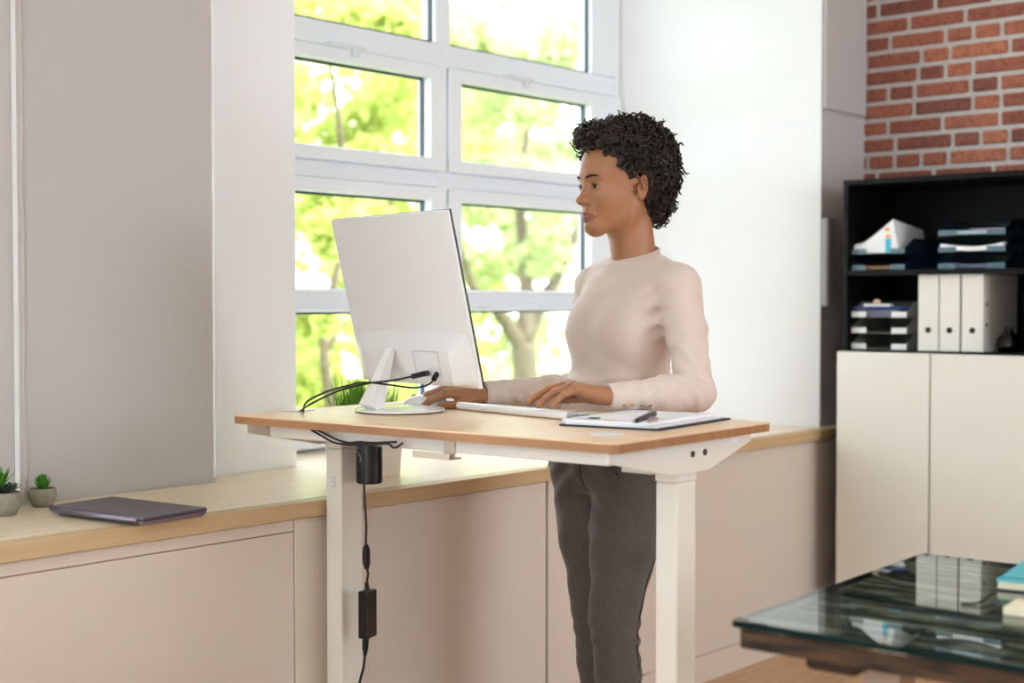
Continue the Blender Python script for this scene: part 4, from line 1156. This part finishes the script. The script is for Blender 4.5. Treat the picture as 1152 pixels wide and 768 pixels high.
# torso rings relative to neck-base frame origin: (z, cx, cy, front, back, halfwidth)
def torso(v, g, M):
    dxy = pel[:2]-nb_[:2]; loc = Ft[:2, :2].T @ dxy
    def c(z):
        t = (nb_[2]-z)/(nb_[2]-pel[2]); return loc[0]*t, loc[1]*t
    R = [(1.30, .045, .050, .058), (1.275, .062, .070, .110), (1.24, .078, .084, .140), (1.19, .088, .088, .142), (1.14, .092, .084, .137), (1.09, .090, .096, .130), (1.04, .088, .102, .124), (1.0, .089, .104, .122), (.95, .090, .102, .128), (.90, .088, .090, .136)]
    v.rings([(z,)+c(z)+(f+g, b+g, w+g) for z, f, b, w in R], M, .02)
    for sy in (1, -1):
        cc = tl(nb_, .054+c(1.15)[0], .060*sy+c(1.15)[1], 1.150); v.ell(cc, (.050+g, .058+g, .058+g), Ft, .045)
Mt = (Ft, np.array([nb_[0], nb_[1], 0]))
torso(bv, -.006, Mt)
def arm(v, sh, el, wr, g, k=.02, end=0):
    wr = wr-(wr-el)/np.linalg.norm(wr-el)*end
    mid = (sh+el)/2
    v.chain([sh, sh+(el-sh)*.45, el], [.046+g, .040+g, .034+g], k)
    fm = el+(wr-el)*.35
    v.chain([el, fm, wr], [.035+g, .035+g, .0225+g], k)
arm(bv, shL, elL, wrL, -.002, end=.012); arm(bv, shR, elR, wrR, -.002, end=.014)
bv.cap(nb_-np.array([0, 0, .03]), nb_+np.array([0, 0, .0]), .05, .05, .03)
# legs
hipL = np.array([2.722, 1.975, .84]); hipR = np.array([2.758, 2.140, .84])
knL = np.array([2.690, 2.010, .44]); knR = np.array([2.752, 2.113, .44])
anL = np.array([2.722, 2.004, .09]); anR = np.array([2.792, 2.108, .09])
def legs(v, g, k=.022):
    for h_, kn, an in ((hipL, knL, anL), (hipR, knR, anR)):
        v.chain([h_, h_+(kn-h_)*.45, kn+np.array([0, 0, .03]), kn-np.array([0, 0, .10])+Ft[:, 0]*(-.012), an], [.092+g, .076+g, .052+g, .047+g, .036+g], k)
def pelvis(v, g):
    v.rings([(z, 0, 0, f+g, b+g, w+g) for z, f, b, w in [(1.0, .080, .078, .118), (.95, .086, .086, .128), (.90, .092, .098, .144), (.85, .094, .108, .156), (.80, .090, .106, .160), (.765, .070, .088, .150)]], (Ft, np.array([pel[0], pel[1], 0])), .03)
    v.ell(tl(pel, -.055, .065, .83), (.06+g, .07+g, .075+g), Ft, .03); v.ell(tl(pel, -.055, -.065, .83), (.06+g, .07+g, .075+g), Ft, .03)
legs(bv, -.010); pelvis(bv, -.014)
for an in (anL, anR):
    bv.cap(an, an+Ft[:, 0]*.10+np.array([0, 0, -.045]), .034, .024, .02)
body = npmesh([(V1, Q1), hL, hR, bv.mesh()])
# lips as a second material on the same skin surface
cen = body[0][body[1]].mean(1); L_ = local(cen)
def lipmask(L):
    x, y, z = L[:, 0], np.abs(L[:, 1]), L[:, 2]
    up = -.0603-.0075*(y/.025)**1.5 - .0012*np.exp(-(y/.004)**2); lo_ = -.0818+.0105*(y/.025)**2
    return (x > .075) & (y < .0278) & (z < up) & (z > lo_)
mi = lipmask(L_).astype(int)
person = empty('person', (pel[0], pel[1], 0), 'woman with short curly dark hair in a beige sweater standing at the desk', 'person')
bo_ = nobj('body', body[0], body[1], [skin, lipm], person, mi)
# eyes
LV = local(V1)
def onface(y, z, off):
    d = (LV[:, 1]-y)**2+(LV[:, 2]-z)**2; m = (d < .0025**2) & (LV[:, 0] > .02)
    return (LV[m, 0].max()+off, y, z)
for i, sy in enumerate((1, -1)):
    ec = Vector(EC[i]); g_ = Vector(Fh @ np.array([math.cos(.12), 0, -math.sin(.12)]))
    look = Vector(Fh @ np.array([1, .12, -.20])).normalized()
    q = look.to_track_quat('Z', 'Y').to_matrix().to_4x4(); T_ = Matrix.Translation(ec) @ q
    prof = [(.0001, -.0122)]+[(.0122*math.cos(a), .0122*math.sin(a)) for a in np.linspace(-1.5, 1.15, 16)]
    e_ = MB().lathe(prof, 28, T_).build('eye', eyew, person, smooth=True)
    MB().lathe([(.0066, .0104), (.0058, .0115), (.0040, .0124), (.0001, .0129)], 24, T_).build('iris', iris, e_, smooth=True)
    # lashes
    lp_ = []
    for k in range(11):
        t = -1+2*k/10; yy = .0126*t; zz = .0042*(1-t*t)-.0004
        lp_.append(H(.0695+.0146*math.sqrt(max(0, 1-(yy/.0142)**2-(zz/.0128)**2)), .0305*sy+yy, -.002+zz))
    MB().tube([Vector(p) for p in lp_], [.0004, .0009, .0011, .0012, .0013, .0013, .0013, .0012, .0011, .0009, .0004], 6).build('eyelashes', browm, person, smooth=True)
    # brow: arched band following the ridge
    bp_ = []
    for k in range(9):
        t = k/8; bp_.append(H(*onface((.013+.035*t)*sy, .0170+.0060*math.sin(t*2.3)-.002*t, .0004)))
    MB().tube([Vector(p) for p in bp_], [.0018, .0029, .0031, .003, .0028, .0024, .002, .0015, .0006], 8).build('eyebrow', browm, person, smooth=True)
for nl in (nL, nR):
    for (p, d, up, r) in nl:
        sd2 = np.cross(up, d); M_ = Matrix(((d[0], sd2[0], up[0], p[0]), (d[1], sd2[1], up[1], p[1]), (d[2], sd2[2], up[2], p[2]), (0, 0, 0, 1)))
        vs = []; fs = []
        for i in range(5):
            for j in range(7):
                x = (-1+2*i/4)*r*1.0; y = (-1+2*j/6)*r*.82; vs.append((x, y, r*.28*(1-(y/r)**2*1.3)-(x/r)**2*r*.1))
        for i in range(4):
            for j in range(6): a = i*7+j; fs.append((a, a+1, a+8, a+7))
        MB().add(vs, fs, M_).build('fingernail', nailm, person, smooth=True)
# ---- SWEATER
def cutplane(v, p, n, rad):   # remove everything beyond plane within radius
    sl, P = v.sub(p-rad, p+rad); d = (P-p) @ n; near = np.linalg.norm(P-p, axis=-1) < rad
    F = v.F[sl]; F[near] = np.maximum(F[near], d[near]); v.F[sl] = F
sv = Vol((2.44, 1.66, .915), (3.00, 2.42, 1.355), .0034)
torso(sv, .004, Mt)
sv.rings([(z, 0, 0, f, b, w) for z, f, b, w in [(1.03, .086, .098, .120), (1.0, .090, .102, .128), (.96, .097, .104, .140), (.925, .100, .108, .150)]], (Ft, np.array([pel[0], pel[1], 0])), .03)
sv.cap(shL, shL+(shR-shL)*.34+np.array([0, 0, .032]), .043, .040, .04); sv.cap(shR, shR+(shL-shR)*.34+np.array([0, 0, .032]), .043, .040, .04)
nbc = tl(nb_, 0, 0, 1.30)
for s_ in (1, -1): sv.cap(tl(nb_, -.010, .118*s_, 1.272), tl(nb_, -.006, .045*s_, 1.300), .034, .030, .03)
arm(sv, shL, elL, wrL, .0055, .018); arm(sv, shR, elR, wrR, .0055, .018)
sv.ell(elL, (.041, .041, .041), None, .012)
# collar: short tube about the neck, then hollowed where the neck passes
cA = tl(nb_, -.006, 0, 1.295); cB = np.array([*(cA[:2]+Fh[:2, 0]*.000), 1.332])
sv.cap(cA, cB, .0600, .0590, .016)
nC = np.array([*(Ft[:2, 0]*.30), 1.0]); nC /= np.linalg.norm(nC)
cutplane(sv, cB, nC, .09)
sv.cap(cB-nC*.004, cB+nC*.08, .0545, .0545, .003, 'd')
# cuffs end
fL = (wrL-elL)/np.linalg.norm(wrL-elL); fR = (wrR-elR)/np.linalg.norm(wrR-elR)
def band(v, p, n, r, w, k=.003):
    v.cap(p-n*w, p+n*w, r, r, k)
sv.cap(wrL-fL*.030, wrL+fL*.004, .0265, .0295, .006); sv.cap(wrR-fR*.030, wrR+fR*.002, .0265, .0280, .006)
cutplane(sv, wrL+fL*.000, fL, .062); cutplane(sv, wrR+fR*.002, fR, .062)
# folds: elbow creases, armpit pulls, soft drape
def gauss(P, c, r): return np.exp(-((P-c)**2).sum(-1)/(r*r))
X, Y, Z = np.meshgrid(*sv.ax, indexing='ij'); PP = np.stack([X, Y, Z], -1).astype(np.float32)
disp = np.zeros_like(sv.F)
for el, sh, wr, fa in ((elL, shL, wrL, fL), (elR, shR, wrR, fR)):
    inner = el+(sh-el)*.10+(wr-el)*.12
    ua = (sh-el)/np.linalg.norm(sh-el); bis = (ua+fa); bis /= np.linalg.norm(bis); cr = (ua-fa)
    ph = (PP-inner) @ cr*165 + 1.6*np.sin(((PP-inner) @ bis)*60)
    disp += .0052*np.sin(ph)*gauss(PP, inner, .055)
    s2 = el+ua*.10; disp += .0030*np.sin(((PP-s2) @ (ua*.8+bis*.6))*120)*gauss(PP, s2, .06)
    ap = sh+np.array([0, 0, -.065])+Ft[:, 0]*.035
    dirp = (Ft[:, 0]*.45+np.array([0, 0, .9])); disp += .0056*np.sin(((PP-ap) @ dirp)*150)*gauss(PP, ap, .055)
    fmid = el+(wr-el)*.62; disp += .0022*np.sin(((PP-fmid) @ fa)*170+2*np.sin(Z*80))*gauss(PP, fmid, .06)
disp += .0012*np.sin(X*31+Z*22+2*np.sin(Y*25))*np.sin(Z*38+Y*18)
ws = tl(nb_, .05, .0, 1.02); disp += .0036*np.sin(((PP-ws) @ (Ft[:, 1]*.5+np.array([0, 0, .86])))*95)*gauss(PP, ws, .12)
for sh, s_ in ((shL, 1), (shR, -1)):
    dpl = (PP-sh) @ (Ft[:, 1]*s_*.93+np.array([0, 0, .12]))+.014
    disp += .0024*np.exp(-(dpl/.0042)**2)*np.clip(1-(np.linalg.norm(PP-sh-np.array([0, 0, .0]), axis=-1)/.085)**4, 0, 1)
sv.F += disp; del PP, X, Y, Z
Vs, Qs = sv.mesh(); Vs = smoothV(Vs, Qs, 2, .5)
sw = nobj('sweater', Vs, Qs, [knit], person)
# neckband, cuff edges, armhole seam, buttons
def ringtube(c, n, r, t, nm, m, par, e=1.0):
    n = Vector(n).normalized(); a = n.orthogonal().normalized(); b = n.cross(a)
    MB().tube([Vector(c)+(a*math.cos(2*PI*k/40)+b*math.sin(2*PI*k/40))*r for k in range(41)], t, 8, False).build(nm, m, par, smooth=True)
ringtube(cB-nC*.002, nC, .0580, .0036, 'neckband', knit, sw)
ringtube(wrL-fL*.001, fL, .0268, .0034, 'cuff', knit, sw); ringtube(wrR+fR*.0005, fR, .0258, .0028, 'cuff', knit, sw)
for k in range(4):   # brass buttons along the cuff seam
    p = wrL-fL*(.028+.020*k); vd = (np.array([0, 0, CAMH])-p); vd[2] = 0; vd /= np.linalg.norm(vd)
    sd3 = vd*.75+np.array([0, 0, -.45]); sd3 -= fL*(sd3 @ fL); sd3 /= np.linalg.norm(sd3)
    t = Vector(p+sd3*(.0305+.0026*k*.75)); q = Vector(sd3).to_track_quat('Z', 'Y').to_matrix().to_4x4()
    MB().lathe([(.0001, 0), (.0042, 0), (.0045, .0012), (.003, .0024), (.0001, .0028)], 16, Matrix.Translation(t) @ q).build('button', gold, sw, smooth=True)['label'] = 'small brass button'
# fine chain at the neck
chn = mat('dark_chain', (60, 42, 32), .4, metal=.5)
cc = H(-.034, 0, -.150)
ringtube(cB-nC*.004+np.array([0, 0, .001]), tuple(nC+Ft[:, 0]*.12), .0555, .0012, 'necklace', chn, person)
# ---- TROUSERS
tv = Vol((2.56, 1.82, .085), (2.92, 2.30, .985), .0042)
pelvis(tv, .005); legs(tv, .006, .018)
X, Y, Z = np.meshgrid(*tv.ax, indexing='ij'); PP = np.stack([X, Y, Z], -1).astype(np.float32)
disp = np.zeros_like(tv.F)
for h_, kn in ((hipL, knL), (hipR, knR)):
    k0 = kn+np.array([0, 0, -.02]); disp += .006*np.sin((PP-k0) @ (np.array([.25, .1, 1]))*150+1.5*np.sin(Y*60))*gauss(PP, k0-Ft[:, 0]*.02, .065)
    k1 = kn+np.array([0, 0, .18]); disp += .003*np.sin((PP-k1) @ (np.array([.6, .3, .7]))*90)*gauss(PP, k1, .13)
cr0 = tl(pel, .09, 0, .765)
disp += .0040*np.sin(((PP-cr0) @ (Ft[:, 1]*.6+np.array([0, 0, .8])))*110)*gauss(PP, tl(pel, .08, .06, .775), .07)
disp += .0040*np.sin(((PP-cr0) @ (-Ft[:, 1]*.6+np.array([0, 0, .8])))*110)*gauss(PP, tl(pel, .08, -.06, .775), .07)
fl = tl(pel, .096, .004, .86); dd = (PP-fl); dl_ = dd @ Ft[:, 1]; 
disp += .0060*np.tanh(dl_/.004)*gauss(PP*np.array([1, 1, .6], np.float32), (fl*np.array([1, 1, .6])), .045)*.6
disp += .0010*np.sin(X*50+Z*30)*np.sin(Z*26+Y*40)
for hh_, sy in ((tl(pel, .055, .135, .86), 1), (tl(pel, .055, -.135, .86), -1)):
    disp += .0050*np.tanh(((PP-hh_) @ (Ft[:, 0]*.8+np.array([0, 0, .45])))/.004)*gauss(PP, hh_, .042)
tv.F += disp; del PP, X, Y, Z
Vt, Qt = tv.mesh(); Vt = smoothV(Vt, Qt, 2, .5)
tr = nobj('trousers', Vt, Qt, [tweed], person)
seam_m = mat('dark_seam_thread', (44, 39, 36), .9)  # dark thread colour of the stitched trouser seams
def seam(nm, pick, zs, r):
    pts_ = []
    for z_ in zs:
        c_, d_ = pick(z_); W = Vt[np.abs(Vt[:, 2]-z_) < .004]; q_ = W[:, :2]-c_[:2]
        sd_ = np.abs(q_[:, 0]*d_[1]-q_[:, 1]*d_[0]); m_ = (sd_ < .008) & ((q_*d_[:2]).sum(1) > 0) & (np.linalg.norm(q_, axis=1) < .16)
        if m_.any(): pts_.append(np.array([*(c_[:2]+d_[:2]*(q_[m_] @ d_[:2]).max()), z_]))
    P_ = np.array(pts_)
    for _ in range(3): P_[1:-1] = (P_[:-2]+2*P_[1:-1]+P_[2:])/4
    MB().tube([Vector(p) for p in P_], r, 6).build(nm, seam_m, tr, smooth=True)
def legc(z_, h_, kn, an):
    a, b = (h_, kn) if z_ > kn[2] else (kn, an); t = (a[2]-z_)/(a[2]-b[2]); return a+(b-a)*t
seam('fly_seam', lambda z_: (tl(pel, 0, .012, z_), Ft[:, 0]), np.arange(.93, .775, -.01), .0013)
sdir = np.array([RT.x*.86-FW.x*.5, RT.y*.86-FW.y*.5, 0]); sdir /= np.linalg.norm(sdir)
seam('side_seam', lambda z_: (legc(z_, hipL, knL, anL), sdir), np.arange(.70, .15, -.015), .0012)
for s_ in (1, -1):
    seam('pocket_seam', lambda z_: (tl(pel, 0, 0, z_), Ft[:, 0]*math.cos(.5+(.93-z_)*4.5)+Ft[:, 1]*s_*math.sin(.5+(.93-z_)*4.5)), np.arange(.93, .80, -.01), .0012)
for sy, an in ((1, anL), (-1, anR)):
    shv = Vol(an-np.array([.2, .1, .12]), an+np.array([.1, .12, .05]), .004)
    shv.ell(an+np.array([0, 0, -.045]), (.045, .040, .048), Ft, .02); f0 = an*np.array([1, 1, 0])+np.array([0, 0, .035])
    shv.cap(f0+Ft[:, 0]*-.01, f0+Ft[:, 0]*.09, .036, .034, .03); shv.ell(f0+Ft[:, 0]*.12+np.array([0, 0, -.004]), (.045, .040, .028), Ft, .02)
    shv.cutz(.006, False)
    v_, q_ = shv.mesh(); so_ = nobj('shoe', v_, q_, [shoem], person)
    sl_ = MB(); pts2 = []
    for k in range(32):
        a = 2*PI*k/32; pts2.append(tuple((np.array([f0[0], f0[1]])+Ft[:2, 0]*(.05+.118*math.cos(a))+Ft[:2, 1]*(.040*math.sin(a)))))
    sl_.prism(pts2, .0005, .011).build('sole', blkr, so_)
# ---- HAIR: lumpy cap plus several hundred coiled locks
hh = Vol(hc-np.array([.17, .17, .15]), hc+np.array([.17, .17, .19]), .0032)
hh.ell(H(-.040, 0, .058), (.108, .098, .098), Fh, .03)
hh.ell(H(-.078, 0, .010), (.070, .082, .095), Fh, .04)
hh.ell(H(-.088, 0, -.045), (.040, .055, .042), Fh, .03)
hh.ell(H(.040, 0, .108), (.050, .070, .036), Fh, .02)
# clear the face, ears and front of the neck
hh.ell(H(.092, 0, .008), (.075, .110, .080), Fh, .012, 'd')
hh.ell(H(.040, .085, -.050), (.066, .050, .074), Fh, .012, 'd'); hh.ell(H(.040, -.085, -.050), (.066, .050, .074), Fh, .012, 'd')
hh.ell(H(-.012, 0, -.120), (.062, .09, .062), Fh, .01, 'd')
for sy in (1, -1): hh.ell(H(-.020, .094*sy, -.012), (.027, .034, .036), rotl(Fh, -.2, 1), .006, 'd')
X, Y, Z = np.meshgrid(*hh.ax, indexing='ij')
def nz(s, a, b, c): return np.sin(X*s+a+1.7*np.sin(Y*s*.7+b))*np.sin(Y*s*1.1+b+1.3*np.sin(Z*s*.8+c))*np.sin(Z*s*.9+c+1.5*np.sin(X*s*.6+a))
hh.F += (.006*nz(120, 1, 2, 3)+.0035*nz(260, 4, 5, 6)).astype(np.float32)
Vh, Qh = hh.mesh()
hb_ = MB(); rnd = random.Random(11)
ctr = H(-.045, 0, .035)
nrm = np.zeros_like(Vh); fn = np.cross(Vh[Qh[:, 2]]-Vh[Qh[:, 0]], Vh[Qh[:, 3]]-Vh[Qh[:, 1]])
for j in range(4):
    for c in range(3): nrm[:, c] += np.bincount(Qh[:, j], fn[:, c], len(Vh))
nrm /= np.linalg.norm(nrm, axis=1)[:, None]+1e-9
loc_ = (Vh-hc) @ Fh
outer = np.where((((Vh-ctr)*nrm).sum(1) > .045) & ~((loc_[:, 0] > .03) & (loc_[:, 2] < .075)) & ~((loc_[:, 0] > -.048) & (loc_[:, 2] < .026) & (np.abs(loc_[:, 1]) > .045)))[0]
cv = []; cq = []; off = 0
for k in range(1350):
    i = rnd.choice(outer); p = Vh[i]-nrm[i]*.004
    d = nrm[i]+np.array([rnd.gauss(0, .35) for _ in range(3)])+np.array([0, 0, -.15]); d /= np.linalg.norm(d)
    a = np.cross(d, [rnd.gauss(0, 1) for _ in range(3)]); a /= np.linalg.norm(a); b = np.cross(d, a)
    R_ = rnd.uniform(.0035, .0072); turns = rnd.uniform(1.0, 2.3); L = rnd.uniform(.009, .022); big = rnd.random() < .2
    if big: L *= 1.6; R_ *= 1.3
    n = int(9*turns)+3; seg = 5; r0 = rnd.uniform(.0014, .0026)
    pts_ = [p+d*L*t+(a*math.cos(turns*2*PI*t)+b*math.sin(turns*2*PI*t))*R_*min(1, t*4) for t in [q/(n-1) for q in range(n)]]
    P_ = np.array(pts_); T_ = np.gradient(P_, axis=0); T_ /= np.linalg.norm(T_, axis=1)[:, None]
    U_ = np.cross(T_, d); U_ /= np.linalg.norm(U_, axis=1)[:, None]+1e-9; W_ = np.cross(T_, U_)
    rr = r0*np.minimum(1, (n-np.arange(n))/3.)
    an_ = np.arange(seg)*2*PI/seg
    ring = P_[:, None]+(U_[:, None]*np.cos(an_)[None, :, None]+W_[:, None]*np.sin(an_)[None, :, None])*rr[:, None, None]
    cv.append(ring.reshape(-1, 3))
    ii, jj = np.meshgrid(np.arange(n-1), np.arange(seg), indexing='ij'); j2 = (jj+1) % seg
    cq.append(np.stack([ii*seg+jj, ii*seg+j2, (ii+1)*seg+j2, (ii+1)*seg+jj], -1).reshape(-1, 4)+off); off += n*seg
Vc = np.concatenate(cv); Qc = np.concatenate(cq)
Va, Qa = npmesh([(Vh, Qh), (Vc, Qc)])
hair = nobj('hair', Va, Qa, [hairm], person)
# ------------------------------------------------------------------ OUTSIDE
def leaf_mat(name, c1, c2):
    m = bpy.data.materials.new(name); m.use_nodes = True
    nt = m.node_tree; b = nt.nodes['Principled BSDF']; out = nt.nodes['Material Output']
    b.inputs['Roughness'].default_value = .6; b.inputs['Specular IOR Level'].default_value = .2
    at = nt.nodes.new('ShaderNodeAttribute'); at.attribute_name = 'tone'
    r = nt.nodes.new('ShaderNodeValToRGB'); r.color_ramp.elements[0].color = lin(c1); r.color_ramp.elements[1].color = lin(c2)
    nt.links.new(at.outputs['Fac'], r.inputs['Fac']); nt.links.new(r.outputs[0], b.inputs['Base Color'])
    tr = nt.nodes.new('ShaderNodeBsdfTranslucent'); nt.links.new(r.outputs[0], tr.inputs['Color'])
    mx = nt.nodes.new('ShaderNodeMixShader'); mx.inputs[0].default_value = .5
    nt.links.new(b.outputs[0], mx.inputs[1]); nt.links.new(tr.outputs[0], mx.inputs[2]); nt.links.new(mx.outputs[0], out.inputs['Surface'])
    return m
leafA = leaf_mat('leaf_yellow_green', (160, 172, 88), (202, 212, 126))
leafB = leaf_mat('leaf_pale_green', (168, 180, 124), (206, 214, 162))
bark = mat('bark', (96, 86, 66), .9, var=.3, vscale=10)
lawn = mat('lawn', (134, 152, 78), .9, var=.3, vscale=2)
setp(MB().box((-30, YW+.5, -3.2), (70, 60, -3.1)).build('garden_lawn', lawn), 'pale green lawn beyond the window', 'lawn', kind='stuff')
def tree(base, h, lab, blobs, m, seed, nleaf=5000, size=.13, trunk=None):
    rnd = np.random.default_rng(seed)
    rt = empty('tree', base, lab, 'tree', 'trees outside the window')
    tb_ = MB()
    for pts_, rr in trunk: tb_.tube(bez(pts_, 6), [rr[0]+(rr[1]-rr[0])*i/(len(pts_)*6-6) for i in range((len(pts_)-1)*6+1)], 10)
    tb_.build('trunk', bark, rt, smooth=True)
    ve = []; fs = []; tone = []
    per = nleaf//len(blobs)
    for (c, R) in blobs:
        d = rnd.normal(size=(per, 3)); d /= np.linalg.norm(d, axis=1)[:, None]
        rad = R*rnd.uniform(.25, 1, per)**.5
        P_ = np.array(c)+d*rad[:, None]*np.array([1, 1, .75])
        a = rnd.normal(size=(per, 3)); a /= np.linalg.norm(a, axis=1)[:, None]
        b = np.cross(a, rnd.normal(size=(per, 3))); b /= np.linalg.norm(b, axis=1)[:, None]
        s = size*rnd.uniform(.6, 1.3, per)[:, None]
        n_ = np.cross(a, b)
        quad = np.stack([P_-a*s, P_-b*s*.5+n_*s*.1, P_+a*s, P_+b*s*.5+n_*s*.1], 1)
        ve.append(quad.reshape(-1, 3)); tone += list(rnd.random(per))
    V = np.concatenate(ve); nq = len(V)//4
    me = bpy.data.meshes.new('foliage'); me.from_pydata(V.tolist(), [], [(4*i, 4*i+1, 4*i+2, 4*i+3) for i in range(nq)])
    me.materials.append(m); at = me.attributes.new('tone', 'FLOAT', 'FACE'); at.data.foreach_set('value', tone)
    link('foliage', me, rt)
    return rt
def gpt(u, v, y): return hy(u, v, y)
def blobs_at(lst, y0, y1, seed):
    rnd = random.Random(seed); out = []
    for u, v, r in lst:
        y = rnd.uniform(y0, y1); p = hy(u, v, y); out.append((tuple(p), r*p.dot(FW)/1600))
    return out
def cover(u0, u1, v0, v1, n, r0, r1, y0, y1, seed):
    rnd = random.Random(seed)
    return blobs_at([(rnd.uniform(u0, u1), rnd.uniform(v0, v1), rnd.uniform(r0, r1)) for _ in range(n)], y0, y1, seed)
def ground(u, y):
    p = hy(u, 338, y); return Vector((p.x, p.y, -3.1))
# leafy tree close on the left
gl_ = ground(372, 8.5)
tree(gl_, 6, 'bright yellow-green leafy tree outside the left window panes', cover(250, 500, -20, 420, 36, 26, 52, 7.5, 10, 11)+cover(300, 520, 430, 560, 8, 35, 60, 8, 9.5, 12), leafA, 21, 9000, .09,
     [([gl_, hy(375, 520, 8.5), hy(365, 380, 8.5), hy(390, 230, 8.6), hy(370, 60, 8.8)], (.06, .02)), ([hy(366, 390, 8.5), hy(420, 300, 8.6), hy(450, 180, 8.6)], (.05, .015))])
gt = ground(592, 13)
tree(gt, 8, 'pale tree with dark forked trunk outside the right window panes', cover(500, 690, 20, 250, 26, 22, 46, 12, 15, 31)+cover(480, 690, 240, 330, 7, 20, 36, 12, 15, 33), leafB, 22, 7000, .12,
     [([gt, hy(590, 520, 13), hy(592, 440, 13), hy(588, 385, 13)], (.22, .18)), ([hy(588, 390, 13), hy(610, 340, 13), hy(640, 285, 13), hy(668, 190, 13)], (.14, .04)),
      ([hy(588, 392, 13), hy(560, 350, 13), hy(535, 330, 13), hy(505, 240, 13)], (.13, .04)), ([hy(590, 385, 13), hy(592, 310, 13), hy(585, 220, 13), hy(600, 100, 13)], (.14, .04))])
g3 = ground(420, 22)
tree(g3, 9, 'distant green tree behind the yellow-green one, far outside', cover(240, 560, -130, 420, 46, 40, 75, 20, 26, 41), leafA, 23, 7000, .2,
     [([g3, hy(425, 420, 22), hy(410, 250, 22), hy(420, 100, 22)], (.3, .06))])
g4 = ground(660, 24)
tree(g4, 9, 'distant pale tree behind the forked trunk, far outside', cover(460, 760, -130, 480, 62, 30, 60, 22, 28, 51), leafB, 24, 8000, .2,
     [([g4, hy(665, 420, 24), hy(680, 250, 24), hy(660, 60, 24)], (.3, .05))])
g5 = ground(480, 10)
def bush(u, y, lab, bl, seed, m=leafA):
    g = ground(u, y)
    tree(g, 2, lab, bl, m, seed, 3500, .08, [([g, g+Vector((0, 0, .5)), hy(u, 470, y)], (.08, .03))])
bush(400, 9.5, 'low green shrub outside below the left panes', cover(280, 470, 400, 560, 14, 30, 52, 9, 10.5, 61), 62)
bush(590, 17, 'light green shrub outside around the foot of the forked tree', cover(480, 700, 425, 520, 14, 22, 40, 16, 18, 63), 64, leafB)
# ------------------------------------------------------------------ LIGHT, CAMERA
w = bpy.data.worlds.new('World'); bpy.context.scene.world = w; w.use_nodes = True
bg = w.node_tree.nodes['Background']; bg.inputs[0].default_value = (.87, .94, 1.04, 1); bg.inputs[1].default_value = 5.0
sun = bpy.data.lights.new('sun', 'SUN'); sun.energy = 6; sun.angle = math.radians(2); sun.color = (1, .96, .88)
so = bpy.data.objects.new('sun', sun); C.objects.link(so)
sd_ = Vector((-.15, .62, -.78)); so.rotation_euler = sd_.to_track_quat('-Z', 'Y').to_euler()
cam = bpy.data.cameras.new('camera'); co = bpy.data.objects.new('camera', cam); C.objects.link(co)
co.location = ORG
fwd = FW*math.cos(PITCH) - UPV*math.sin(PITCH)
co.rotation_euler = fwd.to_track_quat('-Z', 'Y').to_euler()
cam.sensor_width = 36; cam.lens = 50; cam.clip_start = .05
cam.dof.use_dof = True; cam.dof.focus_distance = 3.25; cam.dof.aperture_fstop = 2.4
sc = bpy.context.scene; sc.camera = co
sc.view_settings.view_transform = 'Standard'; sc.view_settings.look = 'None'; sc.view_settings.gamma = 1
sc.view_settings.exposure = .72; sc.view_settings.use_curve_mapping = False
sc.cycles.use_denoising = True
try: sc.cycles.denoiser = 'OPENIMAGEDENOISE'
except Exception: pass
sc.cycles.max_bounces = 10; sc.cycles.diffuse_bounces = 6; sc.cycles.transparent_max_bounces = 16
sc.cycles.sample_clamp_indirect = 8
sc.cycles.caustics_reflective = False; sc.cycles.caustics_refractive = False
